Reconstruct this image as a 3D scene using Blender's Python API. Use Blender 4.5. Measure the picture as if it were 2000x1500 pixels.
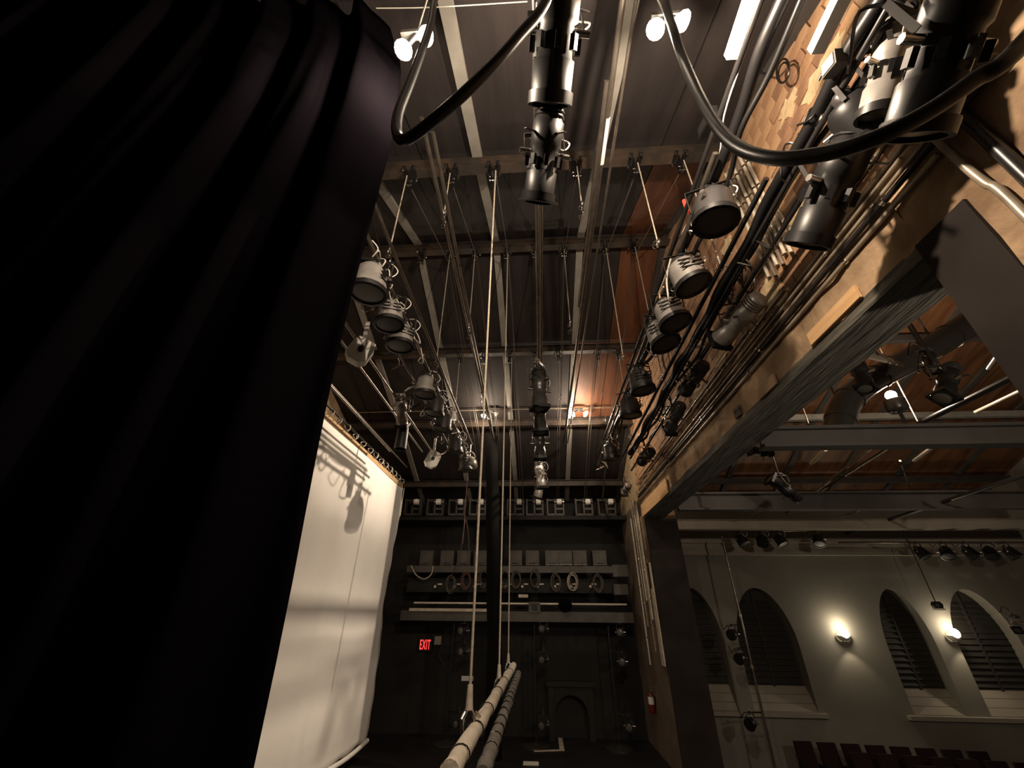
import bpy, math, random
from mathutils import Vector, Matrix, Quaternion
rnd = random.Random(7)
D = bpy.data
SC = bpy.context.scene
COL = SC.collection
for o in list(D.objects): D.objects.remove(o, do_unlink=True)

# ------------------------------------------------------------------ camera, world, exposure
EYE = Vector((0, 0, 3.5))
F, CX, CY = 779.0, 1000.0, 750.0
CAMROT = Matrix(((0.99795875, 0.02386664, 0.05923448),
                 (0.06323232, -0.49920253, -0.86417505),
                 (0.00894504, 0.86615658, -0.49969267)))
CAMROT = Matrix(((CAMROT[0]), (CAMROT[1]), (CAMROT[2])))
cam = D.cameras.new('camera'); co = D.objects.new('camera', cam); COL.objects.link(co)
cam.sensor_width = 36; cam.lens = F / 2000 * 36; cam.clip_start = 0.02; cam.clip_end = 200
co.matrix_world = Matrix.Translation(EYE) @ CAMROT.to_4x4()
SC.camera = co
w = D.worlds.new('dark_theatre'); SC.world = w; w.use_nodes = True
w.node_tree.nodes['Background'].inputs[0].default_value = (0.010, 0.009, 0.009, 1)
w.node_tree.nodes['Background'].inputs[1].default_value = 0.35
SC.view_settings.view_transform = 'Standard'; SC.view_settings.look = 'None'
SC.view_settings.exposure = 0.0; SC.view_settings.gamma = 1
WARM = (1.0, 0.80, 0.60)
NEARL_W, NEAR_W, FAR_W, FLOOD_W, FARL_W, HOUSE_W, AUDI_W, SCONCE_W = 230, 600, 170, 3000, 110, 460, 520, 46

def pix(px, py, X=None, Y=None, Z=None):
    """a point of the place, read off the photograph, at a known distance X, Y or Z"""
    d = CAMROT @ Vector(((px - CX) / F, -(py - CY) / F, -1.0))
    if X is not None: t = (X - EYE.x) / d.x
    elif Y is not None: t = (Y - EYE.y) / d.y
    else: t = (Z - EYE.z) / d.z
    return EYE + d * t

# ------------------------------------------------------------------ materials
def mat(name, c, rough=0.7, metal=0.0, c2=None, scale=4.0, bump=0.0, bscale=None, sheen=0.0, stretch=None, spec=0.5, lo=0.35, hi=0.65, detail=5):
    m = D.materials.new(name); m.use_nodes = True
    nt = m.node_tree; b = nt.nodes['Principled BSDF']
    b.inputs['Base Color'].default_value = (*c, 1); b.inputs['Roughness'].default_value = rough
    b.inputs['Metallic'].default_value = metal; b.inputs['Specular IOR Level'].default_value = spec
    if sheen: b.inputs['Sheen Weight'].default_value = sheen
    if c2 or bump:
        tc = nt.nodes.new('ShaderNodeTexCoord'); mp = nt.nodes.new('ShaderNodeMapping')
        nt.links.new(tc.outputs['Object'], mp.inputs[0])
        if stretch: mp.inputs['Scale'].default_value = stretch
    if c2:
        n = nt.nodes.new('ShaderNodeTexNoise'); n.inputs['Scale'].default_value = scale; n.inputs['Detail'].default_value = detail
        r = nt.nodes.new('ShaderNodeValToRGB')
        r.color_ramp.elements[0].position = lo; r.color_ramp.elements[1].position = hi
        r.color_ramp.elements[0].color = (*c, 1); r.color_ramp.elements[1].color = (*c2, 1)
        nt.links.new(mp.outputs[0], n.inputs[0]); nt.links.new(n.outputs[0], r.inputs[0])
        nt.links.new(r.outputs[0], b.inputs['Base Color'])
    if bump:
        n2 = nt.nodes.new('ShaderNodeTexNoise'); n2.inputs['Scale'].default_value = bscale or scale * 4; n2.inputs['Detail'].default_value = 6
        bp = nt.nodes.new('ShaderNodeBump'); bp.inputs['Strength'].default_value = bump; bp.inputs['Distance'].default_value = 0.03
        nt.links.new(mp.outputs[0], n2.inputs[0]); nt.links.new(n2.outputs[0], bp.inputs['Height'])
        nt.links.new(bp.outputs[0], b.inputs['Normal'])
    return m
def glow(name, c, s):
    m = D.materials.new(name); m.use_nodes = True; b = m.node_tree.nodes['Principled BSDF']
    b.inputs['Base Color'].default_value = (*c, 1); b.inputs['Emission Color'].default_value = (*c, 1); b.inputs['Emission Strength'].default_value = s
    return m
M = dict(
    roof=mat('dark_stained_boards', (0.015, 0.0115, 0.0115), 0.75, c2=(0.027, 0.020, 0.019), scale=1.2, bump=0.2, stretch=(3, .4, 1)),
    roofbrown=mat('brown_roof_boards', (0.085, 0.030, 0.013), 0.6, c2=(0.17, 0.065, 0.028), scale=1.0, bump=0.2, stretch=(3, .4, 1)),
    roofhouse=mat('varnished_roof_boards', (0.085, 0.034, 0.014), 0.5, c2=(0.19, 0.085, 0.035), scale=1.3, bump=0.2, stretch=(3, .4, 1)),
    rafter=mat('grey_painted_rafter', (0.26, 0.25, 0.22), 0.7, c2=(0.33, 0.31, 0.28), scale=3),
    purlin=mat('grimy_beam_paint', (0.028, 0.023, 0.019), 0.6, c2=(0.085, 0.050, 0.030), scale=2.2, bump=0.4, lo=.42, hi=.75),
    housebeam=mat('charcoal_beam_paint', (0.045, 0.041, 0.038), 0.7, c2=(0.060, 0.054, 0.050), scale=2),
    brick=mat('tan_brick', (0.30, 0.165, 0.088), 0.85, c2=(0.43, 0.26, 0.145), scale=1.4, bump=0.4, bscale=25),
    brick2=mat('red_brown_brick', (0.20, 0.105, 0.06), 0.85, c2=(0.34, 0.19, 0.11), scale=2.2, bump=0.4, bscale=25),
    mortar=mat('old_mortar', (0.42, 0.30, 0.17), 0.9, c2=(0.54, 0.40, 0.24), scale=5, bump=0.6),
    plaster=mat('stained_plaster', (0.15, 0.092, 0.05), 0.9, c2=(0.40, 0.275, 0.165), scale=1.5, bump=0.9, bscale=7, lo=.34, hi=.60, detail=8),
    smear=mat('cream_plaster_remains', (0.50, 0.37, 0.21), 0.9, c2=(0.62, 0.48, 0.29), scale=4, bump=0.8, bscale=14),
    wallbrown=mat('brown_stage_wall', (0.13, 0.095, 0.065), 0.85, c2=(0.19, 0.14, 0.10), scale=1.6, bump=0.3),
    wallblack=mat('black_stage_wall', (0.006, 0.0055, 0.005), 0.8, c2=(0.012, 0.0105, 0.009), scale=1.2, bump=0.2),
    pillar=mat('black_brown_paint', (0.016, 0.0125, 0.011), 0.85, c2=(0.025, 0.020, 0.017), scale=1.5, spec=0.2),
    soot=mat('sooty_black_cloth', (0.0045, 0.0042, 0.004), 1.0, spec=0.05),
    header=mat('black_rough_timber', (0.030, 0.026, 0.022), 0.6, c2=(0.15, 0.14, 0.115), scale=2.5, bump=0.9, bscale=6, stretch=(6, .5, 6)),
    housewall=mat('grey_house_plaster', (0.165, 0.154, 0.132), 0.85, c2=(0.20, 0.187, 0.162), scale=0.8),
    cornice=mat('pale_cornice', (0.27, 0.24, 0.20), 0.75, c2=(0.32, 0.29, 0.24), scale=2),
    shutter=mat('dark_shutter', (0.024, 0.021, 0.018), 0.75),
    sill=mat('pale_sill', (0.26, 0.23, 0.19), 0.7),
    floor=mat('black_stage_floor', (0.010, 0.009, 0.010), 0.45, c2=(0.018, 0.016, 0.016), scale=2),
    cyc=mat('white_muslin', (0.80, 0.775, 0.74), 0.95, c2=(0.72, 0.69, 0.65), scale=0.5, lo=.4, hi=.7),
    jute=mat('tan_webbing', (0.42, 0.28, 0.15), 0.9),
    velour=mat('black_velour', (0.0028, 0.0022, 0.0030), 1.0, spec=0.0),
    pipe=mat('dull_steel_pipe', (0.16, 0.14, 0.12), 0.32, 0.85, c2=(0.24, 0.21, 0.18), scale=5),
    pipeblk=mat('black_pipe', (0.016, 0.015, 0.015), 0.32, 0.1, spec=0.5),
    conduit=mat('galvanised_conduit', (0.40, 0.345, 0.27), 0.36, 0.4, c2=(0.27, 0.22, 0.165), scale=4),
    conduitp=mat('cream_painted_conduit', (0.62, 0.57, 0.47), 0.5, c2=(0.55, 0.49, 0.39), scale=6),
    chrome=mat('bright_steel', (0.75, 0.72, 0.68), 0.22, 1.0),
    black=mat('black_enamel', (0.010, 0.0095, 0.010), 0.42, 0.0, spec=0.35),
    grey=mat('grey_enamel', (0.24, 0.225, 0.21), 0.4, 0.3, c2=(0.32, 0.30, 0.28), scale=8),
    char=mat('charcoal_enamel', (0.040, 0.037, 0.037), 0.32, 0.2, spec=0.6),
    lens=mat('dark_glass', (0.075, 0.068, 0.06), 0.35, 0.0, spec=0.6),
    cable=mat('black_rubber', (0.008, 0.0075, 0.008), 0.38, spec=0.4),
    cablew=mat('pale_cord', (0.62, 0.58, 0.52), 0.6),
    cabler=mat('red_cord', (0.55, 0.06, 0.04), 0.5),
    rope=mat('pale_rope', (0.50, 0.44, 0.36), 0.9, c2=(0.36, 0.31, 0.25), scale=40),
    ropedk=mat('dark_rope', (0.09, 0.075, 0.062), 0.9),
    ropered=mat('dull_red_rope', (0.11, 0.045, 0.038), 0.9),
    white=mat('white_enamel', (0.78, 0.75, 0.70), 0.5),
    roller=mat('white_nylon', (0.92, 0.90, 0.86), 0.5),
    box=mat('dusty_black_steel', (0.055, 0.050, 0.043), 0.55, 0.2, c2=(0.08, 0.073, 0.063), scale=3),
    roll=mat('rolled_canvas', (0.55, 0.49, 0.41), 0.9, c2=(0.45, 0.39, 0.32), scale=6, bump=0.3),
    rollbk=mat('rolled_black_canvas', (0.10, 0.09, 0.078), 0.9, c2=(0.14, 0.125, 0.11), scale=6, bump=0.3),
    wood=mat('raw_pine', (0.60, 0.36, 0.17), 0.75, c2=(0.72, 0.46, 0.24), scale=3, stretch=(6, .6, 6)),
    cream=mat('cream_board', (0.58, 0.50, 0.40), 0.8, c2=(0.42, 0.35, 0.27), scale=4),
    seat=mat('dark_red_plush', (0.012, 0.0016, 0.002), 0.95),
    red=mat('extinguisher_red', (0.16, 0.014, 0.012), 0.4),
    paper=mat('white_paper', (0.72, 0.69, 0.64), 0.8),
    duct=mat('black_duct', (0.055, 0.05, 0.045), 0.3, 0.4),
    bulb=glow('lit_bulb', (1.0, 0.88, 0.68), 45), bulbsoft=glow('lit_sconce_lamp', (1.0, 0.86, 0.58), 14),
    exit=glow('exit_red', (1.0, 0.05, 0.05), 1.6), bulboff=mat('frosted_bulb', (0.8, 0.76, 0.68), 0.3),
)

# ------------------------------------------------------------------ mesh builder
class MB:
    def __init__(s): s.v = []; s.f = []; s.s = []
    def add(s, vs, fs, smooth=False):
        n = len(s.v); s.v += [tuple(v) for v in vs]
        for f in fs: s.f.append(tuple(i + n for i in f)); s.s.append(smooth)
        return s
    def box(s, c, d, rot=None, jit=0.0):
        c = Vector(c); hx, hy, hz = d[0] / 2, d[1] / 2, d[2] / 2
        vs = []
        for x, y, z in ((-1, -1, -1), (1, -1, -1), (1, 1, -1), (-1, 1, -1), (-1, -1, 1), (1, -1, 1), (1, 1, 1), (-1, 1, 1)):
            p = Vector((x * hx, y * hy, z * hz))
            if jit: p += Vector([rnd.uniform(-jit, jit) for _ in range(3)])
            if rot is not None: p = rot @ p
            vs.append(c + p)
        return s.add(vs, [(0, 3, 2, 1), (4, 5, 6, 7), (0, 1, 5, 4), (1, 2, 6, 5), (2, 3, 7, 6), (3, 0, 4, 7)])
    def span(s, a, b):
        a, b = Vector(a), Vector(b); return s.box((a + b) / 2, b - a)
    def bar(s, p0, p1, wd, ht, up=(0, 0, 1)):
        p0, p1 = Vector(p0), Vector(p1); y = (p1 - p0); L = y.length; y.normalize(); up = Vector(up)
        x = y.cross(up)
        if x.length < 1e-4: x = y.cross(Vector((1, 0, 0)))
        x.normalize(); z = x.cross(y)
        return s.box((p0 + p1) / 2, (wd, L, ht), Matrix((x, y, z)).transposed())
    def tube(s, pts, r, n=8, cap=True, radii=None):
        pts = [Vector(p) for p in pts]; m = len(pts); vs = []; prev = None
        for i, p in enumerate(pts):
            t = (pts[min(i + 1, m - 1)] - pts[max(i - 1, 0)])
            t = t.normalized() if t.length > 1e-9 else Vector((0, 0, 1))
            if prev is None:
                a = Vector((0, 0, 1)) if abs(t.z) < 0.9 else Vector((1, 0, 0))
                u = t.cross(a).normalized()
            else:
                u = prev - t * prev.dot(t)
                u = u.normalized() if u.length > 1e-6 else t.orthogonal().normalized()
            prev = u; v = t.cross(u); rr = radii[i] if radii else r
            for k in range(n):
                an = 2 * math.pi * k / n
                vs.append(p + (u * math.cos(an) + v * math.sin(an)) * rr)
        fs = []
        for i in range(m - 1):
            for k in range(n):
                k2 = (k + 1) % n
                fs.append((i * n + k, i * n + k2, (i + 1) * n + k2, (i + 1) * n + k))
        s.add(vs, fs, True)
        if cap:
            n0 = len(s.v) - m * n
            s.f.append(tuple(n0 + k for k in reversed(range(n)))); s.s.append(False)
            s.f.append(tuple(n0 + (m - 1) * n + k for k in range(n))); s.s.append(False)
        return s
    def lathe(s, prof, n=16, mtx=None, cap0=True, cap1=True):
        vs = []
        for r, z in prof:
            for k in range(n):
                a = 2 * math.pi * k / n; p = Vector((r * math.cos(a), r * math.sin(a), z))
                vs.append(mtx @ p if mtx else p)
        fs = []
        for i in range(len(prof) - 1):
            for k in range(n):
                k2 = (k + 1) % n; fs.append((i * n + k, i * n + k2, (i + 1) * n + k2, (i + 1) * n + k))
        n0 = len(s.v); s.add(vs, fs, True)
        if cap0: s.f.append(tuple(n0 + k for k in reversed(range(n)))); s.s.append(False)
        if cap1: s.f.append(tuple(n0 + (len(prof) - 1) * n + k for k in range(n))); s.s.append(False)
        return s
    def ball(s, c, r, n=10, sq=(1, 1, 1)):
        pr = [(max(1e-4, math.sin(math.pi * i / 6)) * r, -math.cos(math.pi * i / 6) * r) for i in range(7)]
        return s.lathe(pr, n, Matrix.Translation(c) @ Matrix.Diagonal((*sq, 1)), False, False)
    def ring(s, c, R, r, axis='Z', n=16, k=6, sx=1, sy=1):
        pts = []
        for i in range(n + 1):
            a = 2 * math.pi * i / n; x, y = R * sx * math.cos(a), R * sy * math.sin(a)
            pts.append(Vector(c) + (Vector((x, y, 0)) if axis == 'Z' else Vector((x, 0, y)) if axis == 'Y' else Vector((0, x, y))))
        return s.tube(pts, r, k, False)
    def prism(s, poly, axis, a, b):
        """poly: 2D points; extruded along an axis from a to b"""
        def P(u, v, wv):
            return {'X': (wv, u, v), 'Y': (u, wv, v), 'Z': (u, v, wv)}[axis]
        n = len(poly); vs = [P(*p, a) for p in poly] + [P(*p, b) for p in poly]
        fs = [tuple(reversed(range(n))), tuple(range(n, 2 * n))] + [(i, (i + 1) % n, n + (i + 1) % n, n + i) for i in range(n)]
        return s.add(vs, fs)
    def mesh(s, name, m):
        me = D.meshes.new(name); me.from_pydata(s.v, [], s.f)
        me.polygons.foreach_set('use_smooth', s.s); sharp = any(s.s); me.materials.append(M[m] if isinstance(m, str) else m); me.update()
        import bmesh
        bm = bmesh.new(); bm.from_mesh(me); bmesh.ops.recalc_face_normals(bm, faces=bm.faces[:]); bm.to_mesh(me); bm.free()
        if sharp: me.set_sharp_from_angle(angle=math.radians(62))
        return me
    def obj(s, name, m, parent=None, loc=None):
        o = D.objects.new(name, s.mesh(name, m)); COL.objects.link(o)
        if parent is not None:
            o.parent = parent
        if loc is not None: o.location = loc
        return o
def world_part(mb, name, m, parent):
    """a part whose mesh is given in world coordinates, hung under a thing that stands at its own place"""
    off = parent.location.copy() if parent.parent is None else Vector((0, 0, 0))
    mb.v = [tuple(Vector(v) - off) for v in mb.v]
    return mb.obj(name, m, parent)
def thing(name, label, cat, loc=(0, 0, 0), group=None):
    o = D.objects.new(name, None); COL.objects.link(o); o.location = loc; o.empty_display_size = .1
    return tag(o, label, cat, group)
def tag(o, label, cat, group=None):
    o['label'] = label; o['category'] = cat
    if group: o['group'] = group
    return o
def struct(mb, name, m):
    o = mb.obj(name, m); o['kind'] = 'structure'; return o
def single(mb, name, m, label, cat, group=None):
    """a thing that is one mesh, its origin at the middle of its base"""
    xs, ys, zs = zip(*mb.v); b = Vector(((min(xs) + max(xs)) / 2, (min(ys) + max(ys)) / 2, min(zs)))
    mb.v = [tuple(Vector(v) - b) for v in mb.v]
    return tag(mb.obj(name, m, None, b), label, cat, group)
def dup(root, loc, label, group=None, drop=()):
    r = root.copy(); COL.objects.link(r); r.location = loc; r['label'] = label
    if group: r['group'] = group
    for ch in root.children:
        if ch.name.split('.')[0] in drop: continue
        c = ch.copy(); COL.objects.link(c); c.parent = r
        for g in ch.children:
            d = g.copy(); COL.objects.link(d); d.parent = c
    return r
ORD = ['nearest', 'second', 'third', 'fourth', 'fifth', 'sixth', 'seventh', 'eighth', 'ninth', 'tenth', 'eleventh', 'twelfth', 'thirteenth', 'fourteenth', 'fifteenth', 'sixteenth', 'seventeenth', 'eighteenth', 'nineteenth', 'twentieth']
def lamp(kind, name, loc, power, color=WARM, size=0.05, parent=None, aim=None, cone=None, blend=.5):
    L = D.lights.new(name, kind); L.energy = power; L.color = color
    L.shadow_soft_size = size
    if kind == 'SPOT': L.spot_size = math.radians(cone); L.spot_blend = blend
    o = D.objects.new(name, L); COL.objects.link(o)
    if parent is not None:
        o.parent = parent; o.location = Vector(loc) - parent.location
    else: o.location = loc
    if aim is not None: o.rotation_euler = (Vector(aim) - Vector(loc)).to_track_quat('-Z', 'Y').to_euler()
    return o
def sag(p0, p1, drop, n=10, wob=0.0, seed=0):
    r = random.Random(seed); p0, p1 = Vector(p0), Vector(p1); out = []
    for i in range(n + 1):
        t = i / n; p = p0.lerp(p1, t); p.z -= drop * 4 * t * (1 - t)
        if wob and 0 < i < n: p += Vector([r.uniform(-wob, wob) for _ in range(3)])
        out.append(p)
    return out
def smooth(pts, sub=6):
    pts = [Vector(p) for p in pts]; out = []
    for i in range(len(pts) - 1):
        p0, p1, p2, p3 = pts[max(i - 1, 0)], pts[i], pts[i + 1], pts[min(i + 2, len(pts) - 1)]
        for k in range(sub):
            t = k / sub
            out.append(0.5 * ((2 * p1) + (p2 - p0) * t + (2 * p0 - 5 * p1 + 4 * p2 - p3) * t * t + (3 * p1 - p0 - 3 * p2 + p3) * t ** 3))
    return out + [pts[-1]]

# ================================================================== THE SHELL
WX = 3.4            # stage face of the proscenium wall
FARY = 17.2
OP0, OP1, HEAD = 2.62, 13.45, 6.30        # the opening in it: near jamb, far jamb, underside of the header
ROOF = [(-3.0, 7.80), (4.08, 10.50), (6.95, 11.75), (9.97, 10.65), (13.0, 9.60), (16.0, 8.30), (17.6, 7.60)]
def roofz(y):
    for (a, za), (b, zb) in zip(ROOF, ROOF[1:]):
        if y <= b: return za + (zb - za) * (y - a) / (b - a)
    return ROOF[-1][1]
struct(MB().span((-8, -3, -0.95), (WX + .95, FARY + .3, 0)), 'floor', 'floor')
HF = -.80
struct(MB().span((WX + .95, -3, HF - .15), (18, FARY + .3, HF)), 'floor', 'floor')
struct(MB().span((-8, FARY, 0), (WX + .4, FARY + .25, 8.0)), 'wall_back', 'wallblack')
struct(MB().span((-7.3, -3, 0), (-7.0, FARY, 12)), 'wall_left', 'plaster')
struct(MB().span((-7.3, -3.3, 0), (WX + .95, -3.0, 12)), 'wall_front', 'wallblack')
# proscenium wall: mortar core with the opening cut through it
mb = MB()
mb.span((WX, -3, 0), (WX + .95, OP0, 11.9)); mb.span((WX, OP1, 0), (WX + .95, FARY, 11.9)); mb.span((WX, OP0, HEAD + .05), (WX + .6, OP1, 11.9))
wallR = struct(mb, 'wall_right', 'mortar')
# plaster bands
mb = MB()
def plaster_grid(mb, y0, y1, z0, z1, x=WX - .025, step=.25, amp=.018, ragged=.0):
    ny, nz = max(2, int((y1 - y0) / step)), max(2, int((z1 - z0) / step)); vs = []
    for i in range(ny + 1):
        for j in range(nz + 1):
            z = z0 + (z1 - z0) * j / nz
            if j in (0, nz): z += rnd.uniform(-ragged, ragged)
            vs.append((x + rnd.uniform(-amp, amp), y0 + (y1 - y0) * i / ny, z))
    k = nz + 1
    mb.add(vs, [(i * k + j, (i + 1) * k + j, (i + 1) * k + j + 1, i * k + j + 1) for i in range(ny) for j in range(nz)], True)
    return mb
band = plaster_grid(MB(), OP0, OP1, HEAD + .03, 7.14, ragged=.03).obj('plaster_band', 'plaster', wallR)
pnear = plaster_grid(MB(), -3, OP0, 0, 9.2, ragged=.03).obj('plaster_face', 'plaster', wallR)
pfar = plaster_grid(MB(), OP1, FARY, 0, 6.9).obj('plaster_face', 'wallbrown', wallR)
# bricks, laid in courses; the 300 that show largest are single bricks
BL, BH, BG = 0.40, 0.185, 0.014
cells = []
r = 0; z = 7.16
while z + BH < 11.75:
    y = 2.0 - (BL / 2 if r % 2 else 0)
    while y < 13.6:
        if z + BH < roofz(y + BL / 2) + .15:
            c = Vector((WX, y + BL / 2, z + BH / 2))
            cells.append(((c - EYE).length, y, z))
        y += BL
    z += BH; r += 1
cells.sort()
smears = [(2.6, 8.0, .55), (3.0, 7.6, .6), (3.5, 7.9, .45), (2.35, 8.9, .4), (3.9, 8.6, .5), (4.6, 7.5, .55), (5.3, 7.8, .35), (6.2, 7.5, .4), (7.5, 7.45, .5), (2.9, 9.2, .35), (5.0, 9.0, .4), (8.8, 7.6, .45), (3.2, 8.4, .35)]
brick_meshes = [MB().box((0, 0, 0), (0.05, BL - BG, BH - BG), jit=.006).mesh('brick', 'brick' if i % 3 else 'brick2') for i in range(9)]
rest = MB()
for i, (d, y, z) in enumerate(cells):
    c = (WX - .022 + rnd.uniform(-.008, .010), y + BL / 2, z + BH / 2)
    if i < 300:
        o = D.objects.new('brick', brick_meshes[rnd.randrange(9)]); COL.objects.link(o); o.parent = wallR; o.location = c
    else:
        rest.box(c, (.05, BL - BG, BH - BG), jit=.005)
o = rest.obj('brick', 'brick', wallR); o['kind'] = 'stuff'
for (y, z, s) in smears:       # remains of plaster still stuck to the bricks
    pts = []; n = 22; sd = random.Random(int(y * 100 + z * 10)); st = sd.uniform(1.2, 2.2)
    for k in range(n):
        a = 2 * math.pi * k / n; q = s * sd.uniform(.45, 1.0) * .6
        pts.append((y + q * st * math.cos(a), z + q * math.sin(a) * .8))
    MB().prism(pts, 'X', WX - .062, WX - .03).obj('plaster_patch', 'smear', wallR)
# header timber, underside and jambs of the opening
t_ = struct(MB().span((WX - .03, OP0, HEAD - .10), (WX + .58, OP1, HEAD + .04)), 'trim_1', 'header')
struct(MB().span((WX - .02, OP1 - .03, 0), (WX + .97, OP1 + .02, HEAD - .1)), 'trim_2', 'pillar')
struct(MB().span((WX - .06, 2.18, 0), (WX + .97, OP0 + .02, HEAD + .02)), 'trim_3', 'pillar')
# roof: panels between the rafters of every bay, rafters, purlins
ceil = struct(MB().add([(-8, y, z + .10) for y, z in ROOF] + [(18, y, z + .10) for y, z in ROOF],
              [(i, i + 1, i + 1 + len(ROOF), i + len(ROOF)) for i in range(len(ROOF) - 1)]), 'ceiling', 'roof')
RX = [-7.1, -5.0, -2.92, -0.92, 1.2, 3.3, 5.4, 7.5, 9.6, 11.7, 13.8, 16.0, 18.1]
for b, ((ya, za), (yb, zb)) in enumerate(zip(ROOF, ROOF[1:])):
    for i in range(len(RX) - 1):
        x0, x1 = RX[i], RX[i + 1]
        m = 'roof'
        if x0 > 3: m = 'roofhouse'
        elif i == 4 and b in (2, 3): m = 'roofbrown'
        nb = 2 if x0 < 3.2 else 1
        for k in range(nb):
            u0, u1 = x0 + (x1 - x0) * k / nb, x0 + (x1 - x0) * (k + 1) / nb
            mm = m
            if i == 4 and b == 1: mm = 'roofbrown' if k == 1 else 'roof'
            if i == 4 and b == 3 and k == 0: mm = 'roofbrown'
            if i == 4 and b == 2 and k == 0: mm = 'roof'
            dz = rnd.uniform(-.008, .008)
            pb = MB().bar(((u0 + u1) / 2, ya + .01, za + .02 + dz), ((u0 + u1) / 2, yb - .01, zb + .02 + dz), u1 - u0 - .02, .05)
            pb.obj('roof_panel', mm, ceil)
    for x in RX[1:-1]:
        MB().bar((x, ya + .02, za - .045), (x, yb - .02, zb - .045), .17, .09).obj('rafter', 'rafter' if x < 3.3 else 'housebeam', ceil)
PURL = [(4.08, 10.50), (6.95, 11.75), (9.97, 10.65), (13.0, 9.60), (16.0, 8.30)]
for i, (y, z) in enumerate(PURL):
    pb = MB(); zz = z - .10
    pb.span((-7, y - .09, zz - .24), (WX, y + .09, zz - .21)); pb.span((-7, y - .012, zz - .22), (WX, y + .012, zz)); pb.span((-7, y - .09, zz - .02), (WX, y + .09, zz))
    pb.obj('purlin', 'purlin', ceil)
    pb = MB(); pb.span((WX + .6, y - .08, zz - .2), (18, y + .08, zz)); pb.obj('purlin', 'rafter' if i == 3 else 'housebeam', ceil)  # fourth house purlin coloured paler for the lamplight falling on it

# ================================================================== THE HOUSE BEYOND THE OPENING
HY = 17.0
def arch_pts(x0, x1, z0, zs, zt, n=8):
    """pointed arch outline, left spring to right spring"""
    xm = (x0 + x1) / 2; out = []
    for i in range(n + 1):
        t = i / n; a = math.sin(t * math.pi / 2)
        out.append((x0 + (xm - x0) * (1 - math.cos(t * math.pi / 2)) ** .9, zs + (zt - zs) * a))
    for i in range(1, n + 1):
        t = 1 - i / n; a = math.sin(t * math.pi / 2)
        out.append((x1 - (x1 - xm) * (1 - math.cos(t * math.pi / 2)) ** .9, zs + (zt - zs) * a))
    return out
WIN = [(4.62, 6.35), (6.85, 8.85), (11.75, 13.35), (14.05, 16.1)]
SZ, SP, TP = 0.85, 2.7, 4.42
# wall strips around the four pointed windows
mb = MB()
edges = [WX + .4] + [v for w_ in WIN for v in w_] + [18]
for a, b in zip(edges[::2], edges[1::2]): mb.span((a, HY, HF), (b, HY + .5, 9.0))
for a, b in WIN:
    mb.span((a, HY, HF), (b, HY + .5, SZ))
    ap = arch_pts(a, b, SZ, SP, TP)
    for (u0, v0), (u1, v1) in zip(ap, ap[1:]):
        mb.prism([(u0, v0), (u1, v1), (u1, 9.0), (u0, 9.0)], 'Y', HY, HY + .5)
struct(mb, 'wall_house', 'housewall')
struct(MB().span((17.8, -3, HF), (18.1, HY, 9)), 'wall_auditorium', 'housewall')
struct(MB().span((WX + .9, -3.3, HF), (18, -3.0, 9)), 'wall_entrance', 'housewall')
for k, (a, b) in enumerate(WIN):
    ap = [(a, SZ)] + arch_pts(a, b, SZ, SP, TP) + [(b, SZ)]
    wn = struct(MB().prism(ap, 'Y', HY + .42, HY + .46), f'window_{k+1}', 'shutter')
    z = SZ + .75; j = 0
    while z < 4.0:
        if z > SP:
            t = math.asin(min(1, (z - SP) / (TP - SP))) / (math.pi / 2); dx = (b - a) / 2 * (1 - math.cos(t * math.pi / 2)) ** .9
        else: dx = 0
        for (u0, u1) in ((a + dx + .08, (a + b) / 2 - .04), ((a + b) / 2 + .04, b - dx - .08)):
            if u1 - u0 > .1:
                MB().bar((u0, HY + .39, z), (u1, HY + .39, z), .015, .13, up=(0, .5, .86)).obj('slat', 'shutter', wn)
        z += .17
    MB().span(((a + b) / 2 - .035, HY + .36, SZ + .6), ((a + b) / 2 + .035, HY + .44, TP - .1)).obj('mullion', 'shutter', wn)
    for q_ in range(3):
        MB().prism([(HY + .02 + .13 * q_, SZ - .02 + .22 * q_), (HY + .14 + .13 * q_, SZ + .19 + .22 * q_), (HY + .17 + .13 * q_, SZ + .17 + .22 * q_), (HY + .05 + .13 * q_, SZ - .04 + .22 * q_)], 'X', a, b).obj('sloped_sill_board', 'sill', wn)
struct(MB().span((WX + .97, HY - .16, SZ - .13), (9.05, HY + .02, SZ - .02)), 'trim_4', 'sill')
struct(MB().span((11.5, HY - .16, SZ - .13), (17.8, HY + .02, SZ - .02)), 'trim_5', 'sill')
cb = MB(); cb.span((WX + .97, HY - .12, 5.62), (17.8, HY + .02, 5.98)); cb.span((WX + .97, HY - .26, 5.94), (17.8, HY + .02, 6.06)); cb.span((WX + .97, HY - .18, 5.52), (17.8, HY + .02, 5.64))
struct(cb, 'trim_6', 'cornice')
def ibeam(name, y, z0, z1, m):
    b = MB(); b.span((WX + .6, y - .03, z0), (17.8, y + .03, z1)); b.span((WX + .6, y - .12, z0 - .03), (17.8, y + .12, z0 + .03)); b.span((WX + .6, y - .12, z1 - .03), (17.8, y + .12, z1 + .03))
    return struct(b, name, m)
ibeam('trim_7', 7.0, 6.12, 6.45, 'housebeam')
ibeam('trim_8', 12.0, 6.14, 6.58, 'housebeam')
struct(MB().span((WX + .9, 14.35, 6.02), (17.8, 14.65, 6.34)), 'trim_9', 'cornice')
struct(MB().span((WX + .9, 15.9, 6.25), (17.8, 16.1, 6.6)), 'trim_10', 'housebeam')

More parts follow.
